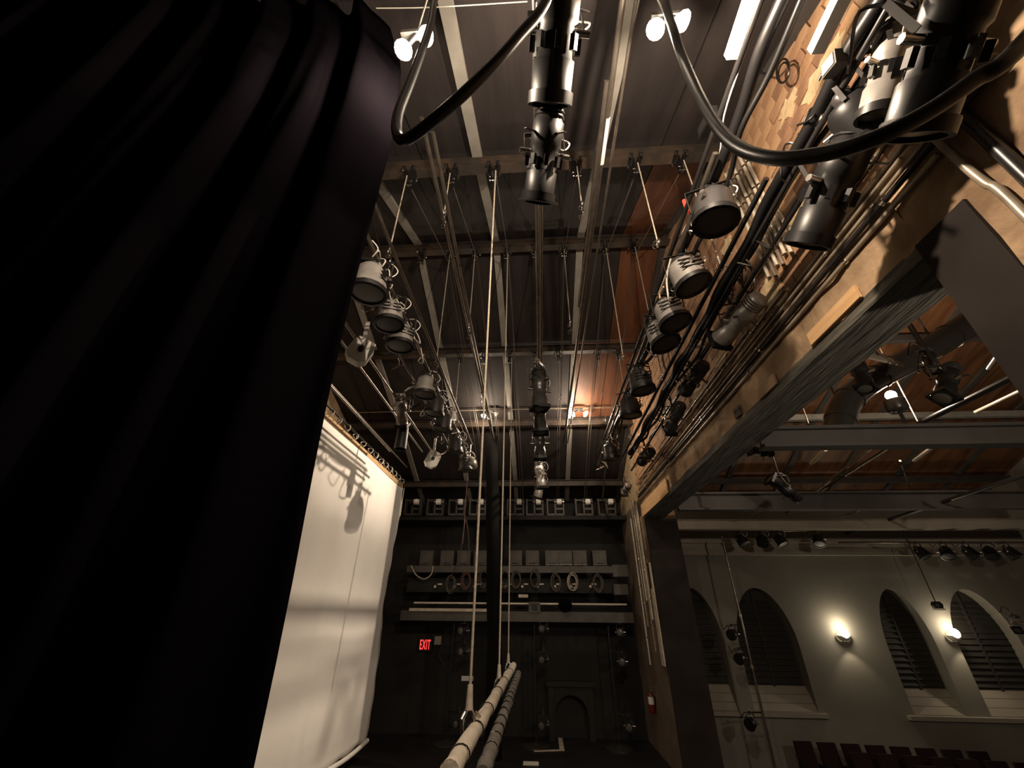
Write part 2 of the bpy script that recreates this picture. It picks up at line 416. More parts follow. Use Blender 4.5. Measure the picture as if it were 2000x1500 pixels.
# ================================================================== MASKING, CYCLORAMA, LAMPS
# black leg curtain right beside the camera
def edge_x(z):
    P = [(0, -.93), (3.0, -1.01), (3.5, -1.03), (4.35, -1.09), (5.15, -1.13), (7.13, -1.18), (8.38, -1.30), (9.5, -1.62)]
    for (a, xa), (b, xb) in zip(P, P[1:]):
        if z <= b: return xa + (xb - xa) * (z - a) / (b - a)
    return P[-1][1]
nx, nz = 190, 34; vs = []
for j in range(nz + 1):
    z = 0.05 + 9.30 * j / nz; ex = edge_x(z)
    for i in range(nx + 1):
        s = i / nx; x = ex - 5.6 * s
        amp = .045 + .045 * math.sin(s * 19 + .4) ** 2
        y = 1.74 - .80 * s ** .7 + amp * math.sin(s * 74 + .8 * math.sin(s * 9) + .12 * z) + .02 * math.sin(s * 150 + z)
        if i < 4: y += .05 * (4 - i) / 4
        vs.append((x, y, z))
k = nx + 1
leg = single(MB().add(vs, [(j * k + i, j * k + i + 1, (j + 1) * k + i + 1, (j + 1) * k + i) for j in range(nz) for i in range(nx)], True),
             'leg_curtain', 'velour', 'black velour leg curtain in deep folds filling the left of the view', 'curtain')
so = leg.modifiers.new('thickness', 'SOLIDIFY'); so.thickness = .008
# white cyclorama
CXX = -5.0
cyc = thing('cyclorama', 'tall white muslin cyclorama hanging from a tied webbing edge', 'backdrop', (CXX, 10.4, .36))
ny, nz = 60, 44; vs = []
for j in range(nz + 1):
    t = j / nz
    for i in range(ny + 1):
        y = 6.4 + 7.97 * i / ny
        if i == ny: y += .035 * math.sin(t * 23) + .03 * math.sin(t * 51)
        z = .36 + 7.14 * t
        if j == 0: z += .05 * math.sin(i * .7)
        x = CXX + .016 * math.sin(y * 3.1 + .3 * t) * (1 - t) + .010 * math.sin(y * 1.3) + (.05 * max(0, i - ny + 4) / 4) * math.sin(t * 9)
        vs.append((x, y, z))
k = ny + 1
mb = MB().add(vs, [(j * k + i, j * k + i + 1, (j + 1) * k + i + 1, (j + 1) * k + i) for j in range(nz) for i in range(ny)], True)
c_ = world_part(mb, 'cloth', 'cyc', cyc); so = c_.modifiers.new('t', 'SOLIDIFY'); so.thickness = .006
world_part(MB().span((CXX - .012, 6.4, 7.46), (CXX + .022, 14.33, 7.60)), 'webbing', 'jute', cyc)
world_part(MB().tube(smooth([(CXX + .03, 6.4, .36), (CXX + .06, 9, .33), (CXX + .05, 11, .40), (CXX + .07, 13, .34), (CXX + .05, 14.4, .39)], 5), .055, 8), 'hem', 'cyc', cyc)
y = 7.9; i = 0
while y < 14.3:
    h = .16 + rnd.uniform(-.02, .04)
    p = [(CXX + .03, y, 7.57), (CXX + .10, y + .03, 7.57 + h * .5), (CXX + .05, y + .09, 7.62 + h), (CXX - .05, y + .02, 7.60 + h * .9), (CXX + .02, y - .04, 7.57 + h * .4),
         (CXX + .12, y - .11, 7.55 + rnd.uniform(.0, .1)), (CXX + .16, y - .16, 7.60 + rnd.uniform(-.05, .08))]
    world_part(MB().tube(smooth(p, 4), .011, 5), 'tie', 'cablew', cyc)
    y += rnd.uniform(.42, .56)
edge = smooth([(CXX + .06, 14.40 + rnd.uniform(-.03, .06), 7.5 - k_ * .5) for k_ in range(3)], 5)
world_part(MB().tube(edge, .012, 5), 'tie_tail', 'cablew', cyc)
single(MB().tube([(CXX, 5.2, 7.80), (CXX, 14.55, 7.80)], .03, 8), 'batten_pipe', 'pipeblk', 'black pipe the white cyclorama is tied to', 'pipe')
single(MB().tube([(CXX + .32, 5.2, 8.02), (CXX + .32, 13.6, 8.02)], .026, 8), 'batten_pipe', 'pipe', 'bare steel pipe running just above the cyclorama ties', 'pipe')

def worklight(name, label, posA, posB, hang, litA=True, litB=True, r=.062):
    A, B = Vector(posA), Vector(posB); mid = (A + B) / 2 + Vector((0, 0, .16))
    t = thing(name, label, 'work light', mid)
    world_part(MB().bar(mid + Vector((-.14, 0, 0)), mid + Vector((.14, 0, 0)), .07, .06), 'junction_box', 'box', t)
    world_part(MB().tube([mid, mid + Vector((0, 0, hang))], .008, 6), 'hanging_cable', 'cablew', t)
    for P, lit in ((A, litA), (B, litB)):
        d = (P - mid).normalized()
        s = world_part(MB().tube([mid + d * .02, P - d * .05], .028, 10), 'socket', 'black', t)
        b = MB().lathe([(.02, -.075), (.03, -.05), (r * .9, .0), (r, .03), (r * .85, .055), (r * .4, .07), (.004, .075)], 14,
                       Matrix.Translation(P) @ d.to_track_quat('Z', 'Y').to_matrix().to_4x4())
        b.v = [tuple(Vector(v) - mid) for v in b.v]
        b.obj('bulb', 'bulb' if lit else 'bulboff', s)
    return t
tA = worklight('twin_work_light', 'lit twin-bulb work light hanging next to the black leg curtain', pix(790, 95, Y=1.52), pix(828, 70, Y=1.52), 1.3, r=.082)
lamp('POINT', 'work_lamp', pix(812, 100, Y=1.42), NEARL_W, parent=tA)
tB = worklight('twin_work_light', 'lit twin-bulb work light hanging near the brick wall, close to the camera', pix(1282, 55, Y=1.62), pix(1330, 40, Y=1.62), 1.25, r=.085)
lamp('POINT', 'work_lamp', pix(1305, 70, Y=1.54), NEAR_W, parent=tB)
tC = worklight('twin_work_light', 'far work light with one bulb lit, left of the rope lines', pix(945, 812, Y=12.35), pix(969, 808, Y=12.35), .12, True, False, .085)
lamp('POINT', 'work_lamp', pix(946, 820, Y=12.2), FARL_W, parent=tC)
tD = worklight('twin_work_light', 'far work light with two lit bulbs under the fourth roof beam', pix(1119, 808, Y=12.35), pix(1143, 808, Y=12.35), .12, True, True, .11)
lamp('POINT', 'work_lamp', pix(1131, 820, Y=12.15), FAR_W, parent=tD)
lamp('SPOT', 'work_lamp', pix(1122, 818, Y=12.15), FLOOD_W, WARM, .06, tD, (-5, 10.2, 5.2), 86, .75)
single(MB().tube([(-6.5, 12.42, 9.66), (WX, 12.42, 9.66)], .018, 8), 'feed_conduit', 'conduit', 'pale horizontal conduit feeding the far work lights', 'conduit')
single(MB().tube(smooth([pix(735, 16, Y=1.6), pix(850, 14, Y=1.6), pix(1030, 3, Y=1.6)], 4), .006, 6), 'feed_cable', 'cablew', 'thin pale cable strung across the top of the view', 'cable')

# ================================================================== BATTENS (pipes running across the stage)
def pipe(label, x, z, y0, y1, r=.026, m='pipe', name='batten_pipe', dx=0.0, dz=0.0, group=None):
    b = MB().tube([(x, y0, z), (x + dx, y1, z + dz)], r, 10, True)
    o = single(b, name, m, label, 'pipe', group); return o
pipe('upper steel pipe of the left lighting batten', -2.02, 8.06, 2.0, 11.6, .028)
pipe('lower steel pipe of the left lighting batten, carrying the can lights', -2.14, 7.74, 2.1, 11.9, .026)
pipe('steel pipe with can cables just behind the left lighting batten', -2.55, 7.72, 2.0, 11.5, .022)
pipe('upstage steel pipe above the white flood boxes', -3.1, 7.62, 2.3, 11.6, .026)
pipe('second upstage pipe with spiral black tape', -3.45, 7.70, 2.2, 11.2, .024)
pipe('long bare pipe between cyclorama and lighting battens', -4.35, 7.66, 4.2, 11.0, .03)
pipe('upper tube of the bare double pipe left of centre', -1.36, 8.92, 2.6, 12.9, .032, dx=-.2)
pipe('lower tube of the bare double pipe left of centre', -1.22, 8.76, 2.7, 12.9, .03, dx=-.28)
pipe('upper tube of the centre lighting pipe', .07, 8.05, .9, 16.0, .028)
pipe('lower tube of the centre lighting pipe', .12, 7.86, 2.2, 15.4, .022)
pipe('thick tube of the bare double pipe right of centre', .98, 8.95, 1.2, 14.0, .036)
pipe('thin tube of the bare double pipe right of centre', 1.10, 8.86, 1.2, 13.6, .02)
pipe('short open-ended sleeve tube beside the right double pipe', .90, 8.84, 2.3, 6.2, .03)
pipe('upper pipe of the right lighting batten', 1.98, 8.02, .9, 14.4, .03, 'pipeblk')
pipe('open-ended pipe of the right lighting batten', 2.0, 7.84, 2.62, 13.0, .03)
pipe('thin black pipe nearer the wall, open at its near end', 2.48, 7.50, 2.72, 11.6, .03, 'pipeblk')
pipe('black pipe hidden under the thick cable run by the wall', 2.62, 7.34, .8, 11.0, .028, 'pipeblk')
pipe('pipe along the brick wall carrying the spotlights', 2.98, 7.50, .6, 12.6, .028, 'pipeblk')
# white marker and spiral tape on bare pipes
single(MB().tube([(.985, 2.75, 8.95), (.985, 3.35, 8.95)], .0385, 10), 'tape_band', 'white', 'white tape wrapped round the right double pipe', 'tape')
# thick cable runs lashed along the battens
def cable(label, pts, r=.02, m='cable', name='cable', sub=5, n=7, cat='cable'):
    return single(MB().tube(smooth(pts, sub), r, n), name, m, label, cat)
def run(label, x, z, y0, y1, r, m='cable', wob=.035, seed=1, step=.45):
    q = random.Random(seed); n = max(3, int((y1 - y0) / step))
    return cable(label, [(x + q.uniform(-wob, wob), y0 + (y1 - y0) * i / n, z + q.uniform(-wob, wob)) for i in range(n + 1)], r, m)
run('black cable bundle lashed under the left lighting batten', -2.2, 7.86, 2.2, 11.2, .035, seed=2)
run('thin cable along the left lighting batten', -2.08, 7.92, 2.4, 11.0, .012, seed=3, wob=.06)
run('thick black cable bundle on the right lighting batten', 2.12, 7.92, .8, 12.5, .06, seed=4, wob=.03)
run('second black cable beside the right lighting batten bundle', 2.2, 7.80, 1.0, 11.5, .03, seed=5, wob=.05)
run('very thick black cable run along the pipe by the wall', 2.60, 7.42, .7, 10.8, .065, seed=6, wob=.03)
run('glossy black cable drooping beside the thick run by the wall', 2.70, 7.36, 1.2, 9.8, .026, seed=7, wob=.05)
run('thin pale cable on the right lighting batten', 2.05, 7.99, 1.4, 9.5, .009, 'cablew', seed=8, wob=.06)
run('thin black cable on the spotlight pipe by the brick wall', 3.0, 7.55, .8, 11.8, .022, seed=9, wob=.04)
run('cable along the centre lighting pipe', .12, 7.97, 2.6, 14.5, .016, seed=10, wob=.035)
# foreground swags of heavy cable
cable('heavy black cable looping from the top towards the leg curtain', [Vector((.62, .78, 9.0)), Vector((.30, .78, 7.9)), pix(1075, -20, Y=.80), pix(1010, 75, Y=.82), pix(930, 160, Y=.86), pix(850, 232, Y=.92), pix(795, 272, Y=.98), pix(776, 262, Y=1.0), pix(778, 222, Y=1.02), pix(800, 165, Y=1.06), pix(822, 105, Y=1.1), pix(840, 50, Y=1.15), pix(856, -20, Y=1.2), Vector((-.62, 1.25, 9.05))], .026, name='heavy_cable', n=12)
cable('heavy black cable swooping across the brick wall to the top right corner', [Vector((1.25, 1.35, 9.25)), pix(1303, 20, Y=1.45), pix(1316, 60, Y=1.46), pix(1332, 110, Y=1.48), pix(1372, 200, Y=1.42), pix(1425, 275, Y=1.34), pix(1500, 308, Y=1.24), pix(1600, 302, Y=1.14), pix(1700, 274, Y=1.04), pix(1800, 226, Y=.96), pix(1900, 158, Y=.88), pix(2020, 60, Y=.80), Vector((3.3, .55, 6.9))], .034, name='heavy_cable', n=12)
# pale strips (raceways) on the two nearest battens
for (lab, x, z, p) in (('pale metal cable raceway on the right lighting batten, by the work light', 1.93, 8.06, 1.84), ('pale metal cable raceway on the pipe by the brick wall', 2.46, 7.66, 1.68)):
    t = thing('cable_raceway', lab, 'raceway', (x, 1.2, z))
    world_part(MB().span((x - .075, .35, z - .05), (x + .03, p, z + .05)), 'channel', 'white', t)
    world_part(MB().span((x - .077, .35, z - .056), (x + .02, p - .02, z - .05)), 'cover', 'white', t)
    for k in range(4):
        world_part(MB().ball((x + .03, p - .1 - .25 * k, z - .03), .014, 6), 'knob', 'black', t)

# ================================================================== STAGE LIGHT FIXTURES
def make_par(name, s, body, label, loc, group):
    t = thing(name, label, 'stage light', loc, group)
    c = MB(); c.box((0, 0, .005), (.05 * s, .045, .075)); c.ring((0, 0, 0), .034, .012, 'X', 12); c.obj('hook_clamp', 'char', t)
    y = MB(); a, h = .19 * s, .30 * s
    y.bar((-a, 0, -.04), (a, 0, -.04), .035, .006, (0, 0, 1))
    for q in (-1, 1): y.bar((q * a, 0, -.04), (q * a, 0, -h), .035, .006, (q, 0, 0))
    y.obj('yoke', 'char', t)
    b = MB().lathe([(.07 * s, .14 * s), (.12 * s, .13 * s), (.15 * s, .09 * s), (.16 * s, .03 * s), (.165 * s, -.03 * s), (.172 * s, -.10 * s), (.176 * s, -.15 * s)], 18)
    bo = b.obj('body', body, t); bo.location = (0, 0, -h)
    rr = MB(); rr.lathe([(.172 * s, -.145 * s), (.195 * s, -.15 * s), (.195 * s, -.20 * s), (.165 * s, -.205 * s), (.15 * s, -.17 * s)], 18, None, False, False).obj('gel_frame', 'black', bo)
    MB().lathe([(.178 * s, -.185 * s), (.12 * s, -.190 * s), (.01 * s, -.192 * s)], 18, None, True, True).obj('lens', 'black' if body == 'black' else 'lens', bo)
    for k_ in range(3): MB().box((.166 * s, 0, (-.06 + .05 * k_) * s), (.022 * s, .24 * s, .010 * s)).obj('cooling_fin', 'black', bo)
    for q in (-1, 1): MB().tube([(q * a * .8, 0, 0), (q * (a + .04), 0, 0)], .022 * s, 8).obj('tilt_knob', 'chrome', bo)
    MB().lathe([(.06 * s, .13 * s), (.065 * s, .19 * s), (.04 * s, .22 * s)], 12).obj('rear_cap', 'char', bo)
    MB().tube(smooth([(0, .02, -.02), (.14 * s, .10, .05), (.24 * s, .06, -.10 * s), (.16 * s, .05, -.20 * s), (.05, .02, -.05)], 5), .008, 5).obj('safety_cable', 'cablew', t)
    MB().tube(smooth([(0, 0, -h + .26 * s), (-.06 * s, .12, -.02), (-.1 * s, .24, -.12), (-.02, .34, .05)], 5), .011, 5).obj('power_cable', 'cable', t)
    return t
def make_ers(name, s, body, label, loc, group, rnd_front=False):
    t = thing(name, label, 'stage light', loc, group)
    c = MB(); c.box((0, 0, .005), (.045, .045, .075)); c.ring((0, 0, 0), .034, .012, 'X', 12); c.obj('hook_clamp', 'char', t)
    y = MB(); a, h = .15 * s, .30 * s
    y.bar((-a, 0, -.04), (a, 0, -.04), .035, .006)
    for q in (-1, 1): y.bar((q * a, 0, -.04), (q * a, 0, -h), .035, .006, (q, 0, 0))
    y.obj('yoke', 'char', t)
    b = MB().lathe([(.05 * s, .38 * s), (.09 * s, .37 * s), (.10 * s, .33 * s), (.10 * s, .21 * s), (.115 * s, .20 * s), (.115 * s, .04 * s), (.10 * s, .02 * s), (.10 * s, -.12 * s), (.115 * s, -.13 * s), (.115 * s, -.30 * s)], 18)
    bo = b.obj('body', body, t); bo.location = (0, 0, -h)
    f = MB()
    for q in (() if rnd_front else (-1, 1)):
        f.box((q * .122 * s, 0, -.30 * s), (.012 * s, .25 * s, .05 * s)); f.box((0, q * .122 * s, -.30 * s), (.25 * s, .012 * s, .05 * s))
    f.lathe([(.116 * s, -.27 * s), (.128 * s, -.27 * s), (.128 * s, -.33 * s), (.105 * s, -.33 * s)], 18, None, False, False)
    if rnd_front == 2: f.lathe([(.11 * s, -.325 * s), (.155 * s, -.325 * s), (.155 * s, -.338 * s), (.10 * s, -.338 * s)], 20, None, False, False)
    if rnd_front:
        for k_ in range(8):
            q = Matrix.Rotation(k_ * math.pi / 4, 3, 'Z'); f.box(q @ Vector((.125 * s, 0, -.06 * s)), (.03 * s, .03 * s, .07 * s), q)
    f.obj('gel_frame', 'black', bo)
    MB().lathe([(.112 * s, -.302 * s), (.06 * s, -.315 * s), (.01 * s, -.318 * s)], 16).obj('lens', 'lens', bo)
    for an in range(4):
        q = Matrix.Rotation(an * math.pi / 2 + .5, 3, 'Z')
        MB().box(q @ Vector((.15 * s, 0, .12 * s)), (.10 * s, .03 * s, .006), q).obj('shutter_handle', 'char', bo)
    for q in (-1, 1): MB().tube([(q * a * .7, 0, 0), (q * (a + .045), 0, 0)], .02 * s, 8).obj('tilt_knob', 'chrome', bo)
    rb = MB()
    for k_ in range(4): rb.lathe([(.101 * s, (.23 + .03 * k_) * s), (.112 * s, (.235 + .03 * k_) * s), (.101 * s, (.245 + .03 * k_) * s)], 16, None, False, False)
    rb.obj('cooling_fin', 'char', bo)
    MB().tube(smooth([(0, .02, -.02), (.12 * s, .10, .05), (.2 * s, .06, -.10 * s), (.14 * s, .05, -.2 * s), (.05, .02, -.05)], 5), .007, 5).obj('safety_cable', 'cablew', t)
    MB().tube(smooth([(0, 0, -h + .38 * s), (-.05 * s, .1, -h + .52 * s), (-.1 * s, .22, .0), (-.02, .30, .04)], 5), .011, 5).obj('power_cable', 'cable', t)
    return t
PROTO = {}
def fixture(kind, label, pivot, aim=(0, 0, -1), group=None, s=1.0, body='char', roll=0.0, yaw=0.0, held=None):
    h = .30 * s; loc = Vector(pivot) + Vector((0, 0, h)); key = (kind, s, body)
    nm = {'par': 'can_light', 'ers': 'spotlight', 'tube': 'spotlight', 'scope': 'spotlight'}[kind]
    if key not in PROTO:
        r = make_par(nm, s, body, label, loc, group) if kind == 'par' else make_ers(nm, s, body, label, loc, group, {'ers': 0, 'tube': 1, 'scope': 2}[kind]); PROTO[key] = r
    else: r = dup(PROTO[key], loc, label, group, ('drop_pipe',))
    r['label'] = label
    r.rotation_euler.z = yaw
    b = [c for c in r.children if c.name.split('.')[0] == 'body'][0]
    a = Matrix.Rotation(-yaw, 3, 'Z') @ Vector(aim)
    b.rotation_mode = 'QUATERNION'; b.rotation_quaternion = (-a).to_track_quat('Z', 'Y') @ Quaternion((0, 0, 1), roll)
    if held is not None: MB().tube([(0, 0, 0), (0, 0, held - loc.z)], .02, 8).obj('drop_pipe', 'pipeblk', r)
    return r
def on_pipe(kind, label, px, py, xp, zp, aim, group, s, body, yaw=0.0):
    P = pix(px, py, Z=zp - .30 * s); P.x = xp
    return fixture(kind, label, P, aim, group, s, body, yaw=yaw)
def axis_fix(kind, label, back, front, s, body, group=None, yaw=0.0, held=None):
    back, front = Vector(back), Vector(front); return fixture(kind, label, (back + front) / 2, (front - back), group, s, body, yaw=yaw, held=held)
# left lighting batten: can lights
A = [(722, 545, .0, 1.3, 'grey'), (743, 612, .1, 1.15, 'grey'), (768, 655, .05, 1.15, 'grey'), (823, 752, .0, 1.15, 'grey'), (835, 790, -.1, 1.15, 'char'), (848, 822, -.1, 1.15, 'char'), (880, 868, .0, 1.15, 'char'), (904, 905, .15, 1.15, 'char')]
for i, (px, py, ax, s, bd) in enumerate(A):
    on_pipe('par', f'{ORD[i]} can light from the camera on the left lighting batten', px, py, -2.16, 7.74, (ax, .05, -1), 'can lights on the left lighting batten', s, bd, rnd.uniform(-.4, .4))
# right lighting batten: can lights
Bt = [(1408, 402, (-.1, .1, -1), 'char'), (1358, 532, (.25, .0, -1), 'grey'), (1325, 608, (.2, -.05, -1), 'grey'), (1310, 650, (.2, -.1, -1), 'grey'), (1258, 742, (.1, 0, -1), 'char'), (1226, 792, (.0, .1, -1), 'char'), (1192, 880, (.1, .1, -1), 'char')]
for i, (px, py, a, bd) in enumerate(Bt):
    on_pipe('par', f'{ORD[i]} can light from the camera on the right lighting batten', px, py, 2.03, 7.84, a, 'can lights on the right lighting batten', 1.25, bd, rnd.uniform(-.5, .5))
# centre pipe: spotlights hanging straight down, and two big ones near the camera
for i, (px, py, a) in enumerate([(1055, 762, (0, .0, -1)), (1053, 812, (.05, 0, -1)), (1052, 866, (0, .05, -1)), (1050, 928, (.1, .1, -1)), (1060, 950, (-.3, .3, -1))]):
    on_pipe('ers', f'{ORD[i]} spotlight along the far half of the centre pipe', px, py, .07, 7.86, a, 'spotlights on the centre pipe', 1.35, 'grey' if i in (3, 4) else 'char', rnd.uniform(-.4, .4))
axis_fix('scope', 'big black spotlight over the camera with its open front rim lowest', pix(1078, 195, Y=1.80), pix(1050, 398, Y=2.42), 1.22, 'black', held=8.0)
axis_fix('tube', 'big black spotlight at the top edge, behind the lowest one', pix(1098, -70, Y=1.02), pix(1076, 180, Y=1.66), 1.45, 'black', held=8.0)
# spotlights along the wall pipe
W = [((1655, 300), (1600, 425), 2.72, 2.58, 1.55, 'tube', 'black', 'black spotlight pointing down in front of the raw brick, under the swooping cable'),
     ((1757, 40), (1715, 225), 2.85, 2.72, 1.15, 'tube', 'grey', 'grey-bodied spotlight above the swooping cable near the top right'),
     ((1905, -80), (1800, 225), 2.0, 1.95, 1.2, 'tube', 'black', 'large black spotlight cut by the top edge of the view, at the right'),
     ((1475, 590), (1405, 665), 2.95, 2.72, 1.25, 'ers', 'grey', 'silver-barrelled spotlight with a black front beside the conduit elbows'),
     ((1378, 708), (1333, 770), 2.95, 2.78, 1.1, 'tube', 'char', 'long spotlight hanging over the plaster band, upper of a close pair'),
     ((1332, 785), (1303, 850), 2.95, 2.80, 1.1, 'ers', 'char', 'long spotlight hanging over the plaster band, lower of a close pair'),
     ((1288, 865), (1240, 915), 2.98, 2.78, 1.15, 'tube', 'char', 'black spotlight pointing at the far end of the brick wall'),
     ((1235, 935), (1212, 975), 3.0, 2.9, 1.0, 'ers', 'grey', 'last small spotlight at the far end of the brick wall')]
for bk, fr, xb, xf, sc_, kd, bd, lab in W:
    axis_fix(kd, lab, pix(*bk, X=xb), pix(*fr, X=xf), sc_, bd, 'spotlights on the wall pipe', yaw=rnd.uniform(-.3, .3), held=7.62)
on_pipe('par', 'black can light seen from behind against the brick at top right', 1672, 225, 2.75, 7.5, (.5, .3, -.8), None, 1.15, 'black', .6)
# upstage pipes: long snout spotlight and white flood boxes
axis_fix('ers', 'spotlight with long black snoot behind the left can lights', pix(782, 775, X=-3.0), pix(786, 830, X=-3.0), 1.1, 'grey', held=7.62)
single(MB().lathe([(.12, 0), (.135, -.5), (.12, -.5), (.1, 0)], 14, Matrix.Translation(pix(788, 836, X=-3.0)) , True, False), 'top_hat_snoot', 'black', 'deep black tube snoot under the upstage spotlight', 'snoot')
def flood(label, c, s, yaw):
    t = thing('flood_light', label, 'stage light', Vector(c) + Vector((0, 0, .3)))
    R3 = Matrix.Rotation(yaw, 4, 'Z') @ Matrix.Rotation(.35, 4, 'Y')
    poly = [(-.16, .2), (.16, .2), (.2, .08), (.2, -.2), (.1, -.3), (-.1, -.3), (-.2, -.2), (-.2, .08)]
    b = MB().prism([(u * s, v * s) for u, v in poly], 'Y', -.09, .09); b.v = [tuple(R3 @ Vector(v)) for v in b.v]
    bo = b.obj('housing', 'white', t); bo.location = (0, 0, -.3)
    k = MB().lathe([(.05, 0), (.05, .05), (.02, .06)], 12, R3 @ Matrix.Translation((0, -.09, -.05)) @ Matrix.Rotation(math.pi / 2, 4, 'X')); k.obj('knob', 'black', bo)
    q = MB().box((0, -.094, .08), (.08 * s, .01, .2 * s)); q.v = [tuple(R3 @ Vector(v)) for v in q.v]; q.obj('vent_plate', 'grey', bo)
    MB().bar((0, 0, -.22), (0, 0, .32), .07, .02, (0, 1, 0)).obj('hanging_bracket', 'white', t)
    return t
flood('white flood light box on the upstage pipe, half hidden by the curtain edge', pix(706, 684, X=-3.0), .95, .5)
flood('white flood light box farther along the upstage pipe, above the cyclorama corner', pix(846, 895, X=-3.0), .95, .4)
P = pix(913, 893, Z=7.62); P.x = -2.05
t = thing('dome_lamp', 'dark glossy round dome at the far end of the left lighting batten', 'lamp', P)
MB().lathe([(.005, .02), (.16, -.03), (.23, -.14), (.25, -.28), (.2, -.36), (.1, -.42), (.005, -.44)], 18, None, False, False).obj('dome', 'lens', t); MB().tube([(0, 0, 0), (0, 0, .44)], .02, 8).obj('stem', 'chrome', t)
# jumper cables and tangles along the lighting pipes
q = random.Random(21); JC = {}
for (cx, cz, y0, y1, n_, grp, mm) in ((-2.12, 7.78, 3.0, 11.4, 26, 'loose jumper cables on the left lighting batten', ('cablew', 'cable', 'cable', 'chrome')), (2.08, 7.84, 2.9, 13.2, 24, 'loose jumper cables on the right lighting batten', ('cable', 'cable', 'cablew', 'chrome')),
                                      (.12, 7.84, 6.0, 14.5, 12, 'loose jumper cables on the centre pipe', ('cable', 'chrome')), (2.66, 7.40, 2.6, 10.4, 12, 'loose jumper cables on the thick wall run', ('cable', 'cable', 'cablew')), (-2.6, 7.70, 3.4, 11.2, 12, 'loose jumper cables behind the left lighting batten', ('cable', 'cablew', 'chrome'))):
    for k in range(n_):
        y = y0 + (y1 - y0) * (k + q.uniform(.1, .9)) / n_; m_ = q.choice(mm); L_ = q.uniform(.12, .34)
        pts = [(cx, y, cz), (cx + q.uniform(-.14, .14), y + q.uniform(-.08, .08), cz - L_ * q.uniform(.3, .7)), (cx + q.uniform(-.16, .16), y + q.uniform(.02, .14), cz - L_), (cx + q.uniform(-.10, .10), y + q.uniform(.06, .22), cz - L_ * q.uniform(.2, .6)), (cx, y + q.uniform(.16, .3), cz + .01)]
        cn = {'cablew': 'pale', 'cable': 'black', 'chrome': 'steel'}[m_]; ct = JC[(grp, cn)] = JC.get((grp, cn), -1) + 1
        single(MB().tube(smooth(pts, 5), .009 if m_ != 'cable' else .012, 5), 'jumper_cable', m_, f'{ORD[ct]} {cn} loop from the camera among the {grp}', 'cable', grp)

# ================================================================== LOFT BLOCKS AND LIFT LINES
BEAMS = [(4.08, 10.14, 'first'), (6.95, 11.40, 'second'), (9.97, 10.30, 'third')]
BX = {0: [-2.1, -1.36, -.63, .77, 1.76, 2.50], 1: [-2.80, -2.05, -1.42, -.64, .07, .77, 1.78, 2.47], 2: [-2.26, -1.55, -.77, .0, .70, 1.85, 2.45]}
PLACE = ['leftmost', 'second from left', 'third from left', 'fourth from left', 'fifth from left', 'sixth from left', 'seventh from left', 'rightmost']
proto = None
for bi, (by, bz, bn) in enumerate(BEAMS):
    for xi, x in enumerate(BX[bi]):
        lab = f'steel pulley block clamped under the {bn} roof beam, {PLACE[xi] if xi < len(BX[bi]) - 1 else "rightmost"}'
        if proto is None:
            t = thing('pulley_block', lab, 'pulley', (x, by, bz), 'pulley blocks on the roof beams')
            for q in (-1, 1):
                MB().box((q * .035, 0, -.16), (.012, .16, .34)).obj('side_plate', 'black', t)
                MB().box((q * .08, 0, .03), (.06, .26, .03)).obj('beam_clip', 'black', t)
            MB().lathe([(.10, -.018), (.085, 0), (.10, .018)], 16, Matrix.Translation((0, 0, -.2)) @ Matrix.Rotation(math.pi / 2, 4, 'Y')).obj('sheave', 'char', t)
            for (q, yy, zz) in ((-1, .1, -.005), (1, .1, -.005), (-1, -.1, -.005), (1, -.1, -.005)):
                MB().lathe([(.018, -.035), (.018, .02)], 6, Matrix.Translation((q * .09, yy, zz))).obj('bolt', 'chrome', t)
            for zz in (-.2, -.30):
                MB().tube([(-.065, 0, zz), (.065, 0, zz)], .012, 6).obj('axle_bolt', 'chrome', t)
            proto = t
        else: dup(proto, (x, by, bz), lab)
# hand-line data: batten x and z for each line of blocks
def batten_z(x):
    if x < -1.7: return -2.02, 8.08
    if x < -1.0: return None, 8.90
    if x < -.4: return None, None
    if x < .4: return .07, 8.07
    if x < 1.2: return .97, 8.95
    if x < 2.1: return 1.97, 8.03
    return 2.48, 7.52
HEADX = []
n_line = 0
names = {-2: 'left lighting batten', -1: 'left double pipe', 0: 'centre lighting pipe', 1: 'right double pipe', 2: 'right lighting batten', 3: 'thin pipe by the wall'}
for bi, (by, bz, bn) in enumerate(BEAMS):
    for x in BX[bi]:
        if x < -2.7: continue
        bx, bzz = batten_z(x)
        if bzz is None: continue
        key = -2 if x < -1.7 else -1 if x < -1 else 0 if x < .4 else 1 if x < 1.2 else 2 if x < 2.1 else 3
        path = [(x - .0, by - .10, bzz), (x, by - .10, bz - .2), (x, by + .0, bz - .09), (x, by + .10, bz - .2)]
        for (qy, qz, _) in BEAMS[bi + 1:]: path.append((x + .03 * bi, qy, qz - .32))
        path += [(x + .02, 13.0, 9.0), (x + .02, 16.0, 7.35)]
        t = thing('lift_line', f'thin lift line from the {bn} roof beam down to the {names[key]}', 'rope', path[0], 'lift lines of the battens')
        world_part(MB().tube(path[:2], .0105, 6), 'rope', 'rope', t); world_part(MB().tube(path[1:], .0085, 6), 'rope_run', 'ropedk', t)
        # shackle chain where the line meets its pipe
        t = thing('pipe_clamp', f'steel clamp and chain on the {names[key]} under the {bn} roof beam', 'clamp', (x, by - .1, bzz))
        MB().ring((0, 0, 0), .045, .014, 'X', 12).obj('clamp', 'chrome', t)
        for k in range(4): MB().ring((.02 * (-1) ** k, .03 * k, .03 - .07 * k * (key in (-1, 1, -2))), .035, .007, 'XY'[k % 2], 10, 5, .8, 1.3).obj('chain_link', 'chrome', t)
        n_line += 1
